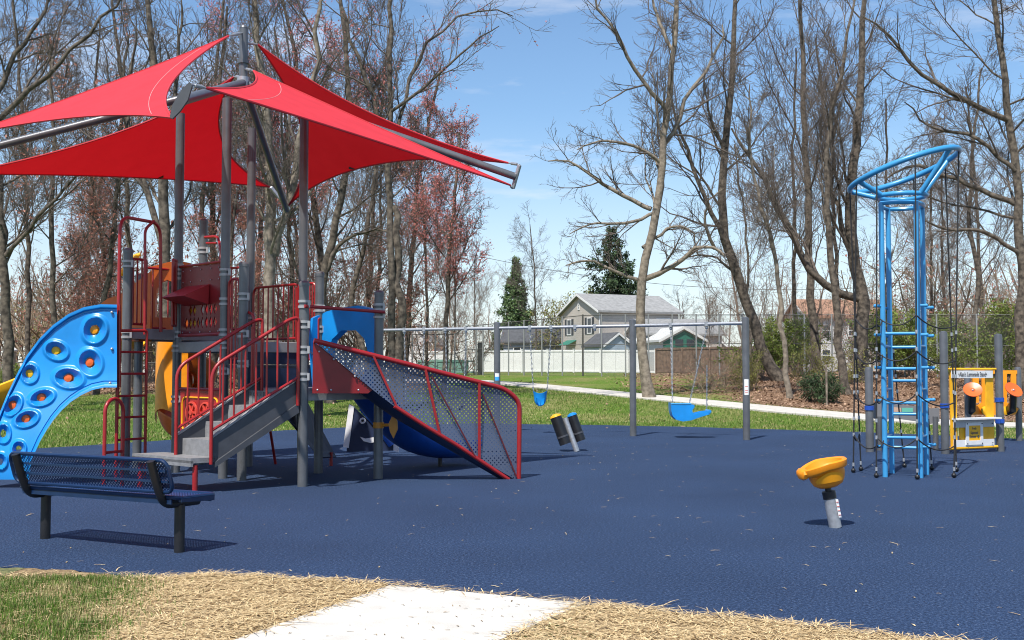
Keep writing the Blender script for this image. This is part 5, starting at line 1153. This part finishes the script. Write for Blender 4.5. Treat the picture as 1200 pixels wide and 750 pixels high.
place([g1, g2, g3], [
 (35, 0, 48, 0, 1.0, .3, 'bare tree just behind the dark one at the left edge'),
 (155, 0, 46, 1, 1.1, 1.2, 'bare spreading tree between the climbing wall and the stout trunk'),
 (100, 0, 60, 0, 1.1, 2.6, 'tall bare tree farther back behind the climbing wall'),
 (230, 0, 47, 0, 1.0, 4.1, 'tall bare tree just right of the stout trunk behind the hoops'),
 (270, 0, 56, 1, 1.1, 5.5, 'bare tree behind the tall shade posts'),
 (345, 0, 50, 1, 1.05, .8, 'bare tree between the thick pale-grey trunk and the leaning one'),
 (430, 0, 58, 0, 1.1, 3.3, 'tall bare tree behind the twin trunks'),
 (500, 0, 60, 1, .8, 2.0, 'bare tree right of the twin trunks with arching limbs'),
 (528, 0, 75, 2, .78, 1.1, 'upright many-branched bare tree left of the green cone evergreen'),
 (560, 0, 95, 2, .75, 4.4, 'thin upright bare tree just left of the green cone evergreen'),
 (630, 0, 105, 1, .92, .2, 'open-crowned bare tree behind the green cone evergreen'),
 (880, 0, 58, 2, .9, 3.0, 'bare many-stemmed tree behind the leaning forked tree'),
 (930, 0, 60, 0, 1.0, 1.9, 'bare tree behind the slender pale tree'),
 (985, 0, 62, 0, 1.1, 5.9, 'tall bare tree farther back behind the climbing tower'),
 (1040, 0, 60, 1, .95, 2.3, 'spreading bare tree behind the blue tower legs'),
 (1085, 0, 56, 2, .85, .6, 'bushy bare tree directly right of the blue tower legs'),
 (1115, 0, 64, 2, 1.0, 4.0, 'bare many-stemmed tree above the lemonade panel'),
 (1150, 0, 60, 1, 1.0, 1.6, 'bare spreading tree left of the large tree at the right edge'),
 (1230, 0, 50, 0, 1.1, 3.6, 'bare tree just beyond the right edge'),
 (-40, 0, 44, 1, 1.1, 2.8, 'bare tree just beyond the left edge'),
 (830, 0, 90, 2, .55, 2.2, 'small bare tree right of the beige house'),
 (800, 0, 130, 1, .62, 1.2, 'distant small bare tree behind the beige house roof'),
 (880, 0, 110, 1, .7, .2, 'distant bare tree behind the leaning forked tree'),
], 'background bare trees')
# distant wood mass
def light_arr(seed): return proto_arr(seed, 13, .16, limbs=10, dens=(5, 4, 3), rmin=.016, ang=40, lr=.42, t0=.12)
la = [light_arr(61), light_arr(62)]
rgd = np.random.default_rng(77); parts = []
def addmass(px0, px1, y0, y1, n, s0, s1):
    for i in range(n):
        Y = rgd.uniform(y0, y1); x = (rgd.uniform(px0, px1) - CX) / F * Y; (tV, tF), (cV, cF), _ = la[rgd.integers(2)]; a_ = rgd.uniform(0, 6.3); sc = rgd.uniform(s0, s1)
        Rm = np.array([[math.cos(a_), -math.sin(a_), 0], [math.sin(a_), math.cos(a_), 0], [0, 0, 1]]) * sc
        for V, Fq in ((tV, tF), (cV, cF)): parts.append((V @ Rm.T + np.array([x, Y, terr(x, Y) - .2]), Fq))
addmass(-200, 520, 66, 110, 26, .6, 1.05); addmass(860, 1400, 74, 115, 22, .55, .9); addmass(500, 900, 125, 170, 30, .5, .85); addmass(-220, 480, 54, 90, 70, .35, .62); addmass(880, 1400, 62, 95, 60, .3, .55)
V, Fq = merge(parts); dm = npmesh('distant_wood', V, Fq, M['twigb']); tag(dm, kind='stuff')
# undergrowth brush
M['olive'] = nmat('olive_leaves', (.32, .31, .09), .8, col2=(.17, .17, .045), vscale=2, trans=.3)
M['green'] = nmat('green_leaves', (.24, .30, .05), .75, col2=(.09, .13, .025), vscale=2, trans=.3)
M['dkgreen'] = nmat('dark_evergreen', (.045, .085, .025), .8, col2=(.015, .032, .012), vscale=2)
M['spruce'] = nmat('green_evergreen', (.12, .19, .06), .8, col2=(.04, .08, .03), vscale=2)
def bush_arr(seed, H_, r, leaves, size, nst=9):
    rg_ = np.random.default_rng(seed); st = []
    l1 = np.zeros((nst, 8, 3)); d = np.stack([rg_.normal(0, .45, nst), rg_.normal(0, .45, nst), np.ones(nst)], 1); d /= np.linalg.norm(d, axis=1, keepdims=True); l1[:, 0] = np.stack([rg_.normal(0, r * .2, nst), rg_.normal(0, r * .2, nst), np.full(nst, -.1)], 1)
    for k in range(1, 8): d = d + rg_.normal(0, .13, (nst, 3)); d /= np.linalg.norm(d, axis=1, keepdims=True); l1[:, k] = l1[:, k - 1] + d * (H_ / 7 * rg_.uniform(.7, 1.1, nst))[:, None]
    r1 = np.tile(np.linspace(.03, .012, 8), (nst, 1)); l2, r2 = children(l1, r1, 7, 6, rg_, .15, 45, .5, .05, .18, .6, .010); l3, r3 = children(l2, r2, 6, 4, rg_, .1, 42, .55, .03, .2, .6, .008)
    t = merge([tubes(l1, r1, 6)]); c_ = merge([tubes(l2, r2, 4), tubes(l3, r3, 3)]); ends = l3.reshape(-1, 3)
    idx = rg_.integers(0, len(ends), leaves); lp = ends[idx] + rg_.normal(0, .10, (leaves, 3)); return t, c_, quads_at(lp, size, rg_)
def bush(name, seed, H_, r, leaves, size, mat, twig='twigb'):
    t, c_, lf = bush_arr(seed, H_, r, leaves, size); o = empty(name, (0, 0, 0), 'x', 'bush'); npmesh('stems', *t, M[twig], o); npmesh('branches', *c_, M[twig], o)
    if leaves: npmesh('foliage', *lf, M[mat], o)
    return o
b1 = bush('leafing_bush', 71, 3.2, 1.5, 7000, .06, 'green'); b2 = bush('olive_bush', 72, 3.6, 1.6, 4500, .055, 'olive'); M['tan'] = nmat('tan_brush', (.36, .29, .20), .9, col2=(.19, .145, .10), vscale=1.2)
b3 = bush('bare_brush', 73, 4.0, 1.6, 500, .05, 'rust', 'tan'); b4 = bush('low_evergreen_shrub', 74, 1.8, 1.0, 6000, .06, 'dkgreen')
place([b1, b2, b3, b4], [
 (900, 0, 49, 0, .9, .1, 'green leafing bush between the leaning tree and the slender tree'),
 (935, 0, 56, 0, 1.0, 1.0, 'green leafing bush behind the slender pale tree'),
 (1040, 0, 52, 0, 1.1, 2.0, 'green leafing bush seen through the blue tower legs'),
 (1075, 0, 49, 0, 1.0, 3.0, 'green leafing bush at the right foot of the blue tower'),
 (1110, 0, 53, 0, 1.0, 4.4, 'green leafing bush directly behind the lemonade panel'),
 (1170, 0, 50, 0, 1.15, 5.0, 'green leafing bush right of the tall grey shop post'),
 (1215, 0, 46, 0, 1.1, .7, 'green leafing bush at the right edge'),
 (5, 0, 40, 0, .45, .7, 'low green bush at the left edge beside the white-capped pillar'),
 (100, 0, 62, 1, 1.2, 1.4, 'olive bush deep in the woods above the climbing wall'),
 (45, 0, 58, 1, 1.2, 2.5, 'olive bush behind the left edge trees'),
 (160, 0, 64, 1, 1.0, 2.9, 'olive bush seen through the ladder'),
 (968, 0, 41, 1, .62, 3.1, 'yellowish green bush at the foot of the dark leaning trunk'),
 (880, 0, 43, 1, .5, 5.1, 'small olive bush at the foot of the leaning forked tree'),
 (690, 0, 112, 1, 2.5, 4.1, 'large yellow-green budding tree behind the beige house'),
 (655, 0, 118, 1, 2.2, 1.1, 'yellow-green budding tree left of the beige house roof'),
 (20, 0, 55, 2, 1.7, .1, 'bare brush behind the white-capped pillar'),
 (60, 0, 54, 2, 1.8, .9, 'bare brush above the outer curve of the climbing wall'),
 (120, 0, 52, 2, 1.7, 1.9, 'bare brush seen under the climbing wall arch'),
 (170, 0, 53, 2, 1.8, 2.7, 'bare brush behind the red ladder'),
 (225, 0, 54, 2, 1.9, 3.2, 'bare brush behind the spiral slide'),
 (285, 0, 53, 2, 1.8, 4.2, 'bare brush behind the staircase rails'),
 (340, 0, 54, 2, 1.8, 5.2, 'bare brush left of the leaning tree'),
 (400, 0, 56, 2, 1.8, .4, 'bare brush seen through the blue slide hood'),
 (440, 0, 58, 2, 1.7, 1.3, 'bare brush behind the twin trunks'),
 (485, 0, 66, 2, 1.3, 2.4, 'bare brush in front of the white fence at its left end'),
 (548, 0, 70, 2, 1.1, 3.4, 'bare brush in front of the white fence near the dark pole'),
 (825, 0, 42, 2, .45, 4.0, 'small bare brush in the leaves before the brown fence'),
 (845, 0, 44, 2, .5, .9, 'small bare brush under the rightmost swing bay'),
 (1000, 0, 56, 2, 1.0, 1.8, 'bare brush behind the climbing tower ropes'),
 (1060, 0, 58, 2, 2.0, 2.2, 'tall bare brush behind the blue tower'),
 (1130, 0, 60, 2, 2.0, 3.7, 'tall bare brush behind the lemonade panel'),
 (1190, 0, 58, 2, 1.9, 5.4, 'tall bare brush behind the large tree at the right edge'),
 (962, 0, 37.5, 3, .62, .3, 'dark evergreen shrub among the dead leaves left of the climbing tower'),
 (655, 0, 122, 3, 2.6, 1.3, 'dark evergreen mass between the blue-grey house and the beige house'),
 (630, 0, 124, 3, 2.8, 3.3, 'dark evergreen mass below the green cone evergreen'),
 (590, 0, 128, 3, 2.2, 2.3, 'dark evergreen shrub behind the blue-grey roof'),
], 'bushes and brush')
# conifers
def conifer(name, base, H_, rb_, seed, mat, droop, dens_, label, gap=1.0, bare=.08):
    rg_ = np.random.default_rng(seed); nb = int(H_ * dens_); K = 7
    z = H_ * (bare + (1 - bare) * (np.arange(nb) + rg_.random(nb)) / nb); L = rb_ * (1 - z / H_) ** .8 * rg_.uniform(.65, 1.15, nb) + .15; a_ = rg_.uniform(0, 2 * np.pi, nb)
    l1 = np.zeros((nb, K, 3))
    for k in range(K):
        s_ = k / (K - 1); l1[:, k] = np.stack([np.cos(a_) * L * s_, np.sin(a_) * L * s_, z + L * (-droop * s_ + droop * .7 * s_ ** 2.5)], 1)
    r1 = np.tile(np.linspace(.04, .01, K), (nb, 1)); l2, r2 = children(l1, r1, 9, 4, rg_, .1, 55, .42, -.06, .1, .5, .010)
    e = l2.reshape(-1, 3); n = len(e); idx = np.repeat(np.arange(n), int(6 * gap)); lp = e[idx] + rg_.normal(0, .11, (len(idx), 3)) * [1, 1, 1.6]
    o = empty(name, base, label, 'tree'); tk = trunk_from([Vector((0, 0, -.3)), Vector((0, 0, H_ * .5)), Vector((0, 0, H_))], rb_ * .07 + .05, .03, 10); npmesh('trunk', *merge([tubes(*tk, 10), tubes(l1, r1, 5)]), M['bark'], o, True)
    npmesh('foliage', *merge([quads_at(lp, .15, rg_), tubes(l2, r2, 3)]), M[mat], o); return o
def gb(px, Y): x = (px - CX) / F * Y; return Vector((x, Y, terr(x, Y)))
conifer('spruce_tree', gb(716, 115), 15.2, 7.0, 81, 'dkgreen', .30, 7, 'dark drooping spruce behind the roof of the beige house', gap=1.6)
conifer('cone_evergreen', gb(605, 122), 12.6, 3.0, 82, 'spruce', -.35, 8, 'dense green cone-shaped evergreen left of the houses')
# ---------------------------------------------------------------- houses and fences
def hmat(n, c, r=.85, **k): return nmat(n, c, r, **k)
def siding(name, col):
    m = nmat(name, col, .8, var=.05, vscale=1.0); nt = m.node_tree; b = nt.nodes['Principled BSDF']
    t = nt.nodes.new('ShaderNodeTexCoord'); w_ = nt.nodes.new('ShaderNodeTexWave'); w_.bands_direction = 'Z'; w_.wave_profile = 'SAW'; w_.inputs['Scale'].default_value = 1.6
    bn = nt.nodes.new('ShaderNodeBump'); bn.inputs['Strength'].default_value = .8; bn.inputs['Distance'].default_value = .03; nt.links.new(t.outputs['Object'], w_.inputs['Vector']); nt.links.new(w_.outputs['Fac'], bn.inputs['Height']); nt.links.new(bn.outputs[0], b.inputs['Normal']); return m
M['beige'] = siding('beige_siding', (.52, .47, .42)); M['bluesid'] = siding('blue_grey_siding', (.24, .29, .34)); M['palebl'] = siding('pale_blue_siding', (.34, .42, .50)); M['whitesid'] = siding('white_siding', (.62, .62, .60)); M['greensid'] = siding('green_siding', (.02, .16, .11))
M['roofg'] = nmat('grey_shingles', (.25, .25, .245), .9, var=.15, vscale=3); M['roofd'] = nmat('dark_shingles', (.075, .078, .085), .9, var=.2, vscale=3); M['roofl'] = nmat('pale_roof', (.52, .52, .5), .8, var=.06); M['roofo'] = nmat('rust_roof', (.30, .17, .11), .9, var=.15, vscale=3)
M['glass'] = nmat('window_glass', (.03, .04, .05), .12); M['trim'] = nmat('white_trim', (.68, .68, .66), .6); M['shut'] = nmat('black_shutter', (.025, .03, .035), .5)
class House:
    def __init__(s, name, label, corner, ang, L, W, wh, rh, wall, roof, cat='house', over=.35, gable=None):
        """corner = nearest corner on the ground, L runs along direction ang (ridge direction), W runs along ang+90"""
        s.o = Vector(corner); s.x = Vector((math.cos(ang), math.sin(ang), 0)); s.y = Vector((-math.sin(ang), math.cos(ang), 0)); s.L, s.W, s.h, s.rh = L, W, wh, rh
        s.root = empty(name, s.o, label, cat)
        m = MB()
        for xx in (0, L): m.prism([s.p(xx, 0, 0), s.p(xx, W, 0), s.p(xx, W, wh), s.p(xx, W / 2, wh + rh), s.p(xx, 0, wh)], s.x * (.15 if xx == 0 else -.15))
        m.prism([s.p(.15, 0, 0), s.p(L - .15, 0, 0), s.p(L - .15, 0, wh), s.p(.15, 0, wh)], s.y * .15); m.prism([s.p(.15, W, 0), s.p(L - .15, W, 0), s.p(L - .15, W, wh), s.p(.15, W, wh)], s.y * -.15)
        s.wall = m.build('wall', wall, s.root, False)
        m = MB(); k = rh / (W / 2); ov = over
        for sd in (0, 1):
            a_ = s.p(-ov, -ov, wh - k * ov) if sd == 0 else s.p(-ov, W + ov, wh - k * ov); b_ = s.p(-ov, W / 2, wh + rh)
            m.prism([a_ + UP * .02, b_ + UP * .02, b_ + UP * .2, a_ + UP * .2], s.x * (L + 2 * ov))
        s.roof = m.build('roof', roof, s.root, False)
        for xx in (-ov - .03, L + ov):
            m = MB(); a_, b_, c_ = s.p(xx, -ov, wh - k * ov), s.p(xx, W / 2, wh + rh), s.p(xx, W + ov, wh - k * ov)
            m.prism([a_ - UP * .04, b_ - UP * .04, c_ - UP * .04, c_ + UP * .16, b_ + UP * .16, a_ + UP * .16], s.x * .03); m.build('fascia', M['trim'], s.roof, False)
    def p(s, x, y, z): return s.o + s.x * x + s.y * y + UP * z
    def window(s, face, u, z, w_, h, shutters=False, name='window'):
        if face == 'front': f = lambda a, b, o: s.p(a, -o, b); n = -s.y
        else: f = lambda a, b, o: s.p(-o, a, b); n = -s.x
        m = MB(); o_ = [f(u, z, .0), f(u + w_, z, 0), f(u + w_, z + h, 0), f(u, z + h, 0)]; e = .09; i_ = [f(u + e, z + e, 0), f(u + w_ - e, z + e, 0), f(u + w_ - e, z + h - e, 0), f(u + e, z + h - e, 0)]
        m.ringprism(o_, i_, n * .06); 
        m.prism([f(u + e, z + h / 2 - .03, 0), f(u + w_ - e, z + h / 2 - .03, 0), f(u + w_ - e, z + h / 2 + .03, 0), f(u + e, z + h / 2 + .03, 0)], n * .05)
        wn_ = m.build(name, M['trim'], s.root, False); m = MB(); m.prism(i_, n * .02); m.build('pane', M['glass'], wn_, False)
        if shutters:
            for uu in (u - .42, u + w_ + .04): m = MB(); m.prism([f(uu, z, 0), f(uu + .38, z, 0), f(uu + .38, z + h, 0), f(uu, z + h, 0)], n * .05); m.build('shutter', M['shut'], wn_, False)
c0_ = gb(703, 99); ang = R(24)
Hm = House('beige_house', 'two-storey beige house with grey roof and dark shuttered windows behind the white fence', c0_, ang, 8.3, 7.8, 5.55, 1.65, M['beige'], M['roofg'])
for u in (1.5, 5.6): Hm.window('gable', u, 3.55, .9, 1.5, True)
Hm.window('gable', 1.6, .9, .9, 1.3, True); Hm.window('front', 5.9, 4.0, 1.5, 1.05); Hm.window('gable', 3.9, 5.85, .35, .6)
m = MB(); m.prism([Hm.p(-.9, 4.6, 2.55), Hm.p(-.9, 6.6, 2.55), Hm.p(0, 6.6, 3.0), Hm.p(0, 4.6, 3.0)], UP * .06); m.build('awning', M['greensid'], Hm.root, False)
m = MB(); m.prism([Hm.p(-.03, 5.0, 0), Hm.p(-.03, 5.95, 0), Hm.p(-.03, 5.95, 2.1), Hm.p(-.03, 5.0, 2.1)], Hm.x * .03); m.build('door', M['shut'], Hm.root, False)
m = MB(); m.prism([Hm.p(1.0, -1.4, 2.5), Hm.p(8.2, -1.4, 2.5), Hm.p(8.2, -.01, 3.15), Hm.p(1.0, -.01, 3.15)], UP * .1); m.build('porch_roof', M['roofl'], Hm.root, False)
m = MB(); m.tube([Hm.p(-.05, -.05, 0), Hm.p(-.05, -.05, 5.5)], .05, 6); m.build('downspout', M['trim'], Hm.root)
Hw = House('beige_wing', 'low beige wing with sloping roof right of the two-storey beige house', gb(760, 94), R(10), 6.6, 7, 3.3, 1.3, M['beige'], M['roofg']); Hw.window('front', 4.6, 1.3, .9, 1.0)
Hs = House('pale_blue_shed', 'small pale blue shed with dark roof, behind the white fence left of the pale-trunked tree', gb(740, 95), R(112), 4.0, 2.6, 2.35, .95, M['palebl'], M['roofd'], 'shed', .2)
Hg = House('green_gable_shed', 'shed with dark green gable and pale roof above the brown fence', gb(826, 91), R(104), 6.5, 3.9, 2.65, 1.0, M['whitesid'], M['roofl'], 'shed', .25)
m = MB(); y0 = -.04; m.prism([Hg.p(-.05, -.1, 2.1), Hg.p(-.05, 3.7, 2.1), Hg.p(-.05, 3.7, 2.5), Hg.p(-.05, 1.8, 3.48), Hg.p(-.05, -.1, 2.5)], Hg.x * .04); m.build('gable', M['greensid'], Hg.root, False)
Hg.x_ = 0
# gable faces camera when ridge runs away from it: windows on that face
for H_, ws in ((Hg, ((.95, 2.22, .7, .55), (1.95, 2.22, .7, .55))),):
    for (u, z, w_, h) in ws:
        f = lambda a, b, o: H_.p(-.06 - o, a, b); m = MB(); m.prism([f(u, z, 0), f(u + w_, z, 0), f(u + w_, z + h, 0), f(u, z + h, 0)], H_.x * -.02); m.build('pane', M['glass'], H_.root, False)
Hb = House('blue_grey_house', 'low blue-grey house with dark roof and white-framed door behind the white fence, left', gb(590, 112), R(-6), 6.0, 5, 3.1, 1.3, M['bluesid'], M['roofd']); Hb.window('front', 1.0, .9, .8, 1.7)
Hl = House('white_gable_house', 'small white gabled house half hidden by brush beyond the left end of the white fence', gb(505, 135), R(80), 7, 4.2, 3.6, 2.2, M['whitesid'], M['roofg'])
Hr = House('far_white_house', 'small cream gabled house beyond the brown fence beside the rightmost swing post', gb(852, 108), R(80), 7, 3.4, 2.5, 1.5, M['whitesid'], nmat('brown_shingles', (.13, .09, .07), .9), over=.4)
Ho = House('rust_roof_house', 'white two-storey house with rust-coloured roof behind the trees left of the climbing tower', gb(948, 88), R(4), 7.5, 6, 4.5, 1.4, M['whitesid'], M['roofo'])
for u in (1.0, 3.2, 5.4): Ho.window('front', u, 2.9, .8, 1.0); Ho.window('front', u, .9, .8, 1.0)
Hf = House('far_left_house', 'white house with porch rail glimpsed through the ladder at left', gb(150, 80), R(-2), 7, 5, 2.9, 1.4, M['whitesid'], M['roofd'])
for u in (1.2, 4.0): Hf.window('front', u, .9, 1.0, 1.2)
Hk = House('far_middle_house', 'white house glimpsed behind the staircase rails', gb(235, 82), R(3), 6, 5, 3.0, 1.4, M['whitesid'], M['roofd']); Hk.window('front', 1.4, 1, 1, 1.2); Hk.window('front', 3.8, 1, 1, 1.2)
# fences
M['vinyl'] = nmat('white_vinyl', (.66, .66, .64), .45, var=.04, vscale=.8); M['wood'] = nmat('brown_boards', (.19, .125, .085), .9, col2=(.10, .065, .045), vscale=4); M['greywood'] = nmat('weathered_boards', (.21, .185, .16), .9, var=.2, vscale=4)
def run_fence(name, label, p0, p1, h, mat, sp, boards, postw=.13, topover=.08, capm=None, postmat=None):
    p0, p1 = Vector(p0), Vector(p1); d = (p1 - p0); d.z = 0; L = d.length; d.normalize(); nrm = Vector((d.y, -d.x, 0)); root = empty(name, p0, label, 'fence')
    n = max(1, round(L / sp)); m = MB(); nbd = int(L / boards)
    for i in range(nbd):
        a_ = p0 + d * (i * boards); b_ = p0 + d * ((i + 1) * boards - .012); za, zb = terr(a_.x, a_.y) + .03, terr(b_.x, b_.y) + .03; hh_ = h + (random.uniform(-.02, .02) if mat is not M['vinyl'] else 0)
        m.prism([Vector((a_.x, a_.y, za)), Vector((b_.x, b_.y, za)), Vector((b_.x, b_.y, za + hh_)), Vector((a_.x, a_.y, za + hh_))], nrm * (-.03 if i % 2 else -.036))
    m.build('panel', mat, root, False)
    m = MB()
    for z in (.12, h - .06): 
        q = [(p0 + d * (L * k / 20)) for k in range(21)]
        for a_, b_ in zip(q, q[1:]): m.bar(Vector((a_.x, a_.y, terr(a_.x, a_.y) + z)) + nrm * .02, Vector((b_.x, b_.y, terr(b_.x, b_.y) + z)) + nrm * .02, .05, .11)
    m.build('rail', mat, root, False)
    for i in range(n + 1):
        q = p0 + d * (L * i / n); z = terr(q.x, q.y); m = MB(); m.box(Vector((q.x, q.y, z + (h + topover) / 2)) + nrm * .03, (postw, postw, h + topover), (d, nrm, UP)); 
        if mat is M['vinyl']: m.box(Vector((q.x, q.y, z + h + topover + .02)) + nrm * .03, (postw + .05, postw + .05, .04), (d, nrm, UP))
        m.build('post', postmat or mat, root, False)
    return root
run_fence('vinyl_fence', 'long white vinyl privacy fence in front of the beige house', gb(470, 97), gb(768, 88), 1.85, M['vinyl'], 2.4, .9)
run_fence('board_fence', 'brown wooden board fence right of the white fence, behind the swing posts', gb(769, 84), gb(940, 74), 1.9, M['wood'], 2.4, .15, .1, .0)
run_fence('weathered_fence', 'weathered grey-brown board fence in the woods behind the lemonade panel', gb(1120, 66), gb(1260, 66), 1.7, M['greywood'], 2.4, .15, .1, .0)
run_fence('teal_screen', 'low teal screen in front of the left end of the white fence', gb(490, 78), gb(556, 78), .95, nmat('teal_mesh', (.16, .30, .25), .8, var=.15, vscale=3), 1.3, 1.2, .06, .05)
# chain link
def mesh_mat():
    m = bpy.data.materials.new('chain_link_mesh'); m.use_nodes = True; nt = m.node_tree; b = nt.nodes['Principled BSDF']; b.inputs['Base Color'].default_value = (.16, .16, .16, 1); b.inputs['Metallic'].default_value = .5
    uv = nt.nodes.new('ShaderNodeUVMap'); sx = nt.nodes.new('ShaderNodeSeparateXYZ'); nt.links.new(uv.outputs[0], sx.inputs[0])
    def Mt(op, a, b_=None):
        n = nt.nodes.new('ShaderNodeMath'); n.operation = op
        for i, v in enumerate((a, b_)):
            if v is None: continue
            if isinstance(v, (int, float)): n.inputs[i].default_value = v
            else: nt.links.new(v, n.inputs[i])
        return n.outputs[0]
    u1 = Mt('FRACT', Mt('MULTIPLY', Mt('ADD', sx.outputs[0], sx.outputs[1]), 20.)); u2 = Mt('FRACT', Mt('MULTIPLY', Mt('SUBTRACT', sx.outputs[0], sx.outputs[1]), 20.)); wire = Mt('MAXIMUM', Mt('LESS_THAN', u1, .07), Mt('LESS_THAN', u2, .07))
    tr = nt.nodes.new('ShaderNodeBsdfTransparent'); ms = nt.nodes.new('ShaderNodeMixShader'); nt.links.new(wire, ms.inputs[0]); nt.links.new(tr.outputs[0], ms.inputs[1]); nt.links.new(b.outputs[0], ms.inputs[2]); nt.links.new(ms.outputs[0], nt.nodes['Material Output'].inputs[0]); return m
M['link'] = mesh_mat(); M['fpost'] = nmat('fence_pipe', (.30, .31, .31), .5, .4); M['dkpost'] = nmat('dark_pipe', (.06, .06, .055), .6)
def link_fence(name, label, posts, Y, tops, rails, dark=()):
    root = empty(name, gb(posts[0], Y(posts[0])), label, 'fence')
    base = [gb(px, Y(px)) for px in posts]; tz = [P(px, tops(px), Y(px)).z for px in posts]
    for px, b_, t_ in zip(posts, base, tz):
        m = MB(); m.tube([b_ - UP * .1, Vector((b_.x, b_.y, t_ + .05))], .045 if px in dark else .038, 8); m.build('post', M['dkpost'] if px in dark else M['fpost'], root)
    m = MB(); q = [Vector((b_.x, b_.y, t_)) for b_, t_ in zip(base, tz)]; m.tube(q, .024, 6)
    m.tube([Vector((b_.x, b_.y, b_.z + (t_ - b_.z) * rails)) for b_, t_ in zip(base, tz)], .02, 6); m.build('rail', M['dkpost'], root)
    m = MB(); acc = 0
    for i in range(len(base) - 1):
        L = (base[i + 1] - base[i]).length; m.add([base[i], base[i + 1], Vector((base[i + 1].x, base[i + 1].y, tz[i + 1])), Vector((base[i].x, base[i].y, tz[i]))], [(0, 1, 2, 3)], [[(acc, 0), (acc + L, 0), (acc + L, tz[i + 1] - base[i + 1].z), (acc, tz[i] - base[i].z)]]); acc += L
    m.build('mesh', M['link'], root, False)
Yl = lambda px: 61 - (px - 480) * .018
link_fence('chain_link_fence', 'tall chain-link fence on thin pipe posts across the back lawn in front of the houses', [483, 500, 510, 521, 533, 546, 558, 566, 596, 614, 635, 659, 683, 705, 733, 760, 788, 816, 843, 870, 901, 943, 975, 1003, 1060, 1098, 1145, 1190, 1240], Yl, lambda px: 383 - max(0, min(1, (px - 540) / 150)) * 14 if px > 540 else 392, .52, dark=(683, 565))
link_fence('left_chain_link_fence', 'low chain-link fence at the edge of the left woods', [-30, 10, 50, 90, 128, 165, 205, 245, 290, 330, 380, 430, 470], lambda px: 46 + px * .01, lambda px: 425, .02)
m = MB(); b_ = gb(563, 63); m.box(Vector((b_.x, b_.y, b_.z + .9)), (.32, .3, 1.9), bev=.03); dp = m.build('utility_cabinet', M['dkpost'], None, False); tag(dp, 'dark upright cabinet at the corner of the chain-link fence', 'cabinet')
# white capped pillar, left
b_ = gb(14, 44); b_.z -= .1; PL = empty('capped_pillar', b_, 'narrow pale grey pillar with a white cap at the left edge of the woods', 'pillar')
m = MB(); m.box(b_ + UP * .85, (.24, .24, 1.7), bev=.02); m.build('shaft', nmat('pillar_stone', (.32, .29, .25), .9, var=.15), PL, False); m = MB(); m.box(b_ + UP * 1.74, (.34, .34, .09), bev=.02); m.lathe(b_ + UP * 1.78, [(.2, 0), (.02, .16)], 4); m.build('cap', M['white'], PL, False)
# wires
m = MB(); a_, b_ = P(560, 300, 140), P(1100, 330, 140)
m.tube([a_.lerp(b_, k / 20) - UP * 2.4 * 4 * (k / 20) * (1 - k / 20) for k in range(21)], .03, 4); tag(m.build('power_line', M['dkpost']), 'thin power line sagging across the sky behind the beige house roof', 'cable')
# lone stake among leaves
m = MB(); b_ = gb(968, 36.6); m.tube([b_, b_ + UP * 1.35], .035, 6); tag(m.build('wooden_stake', M['barkl']), 'thin upright weathered stake among the dead leaves by the dark evergreen shrub', 'stake')
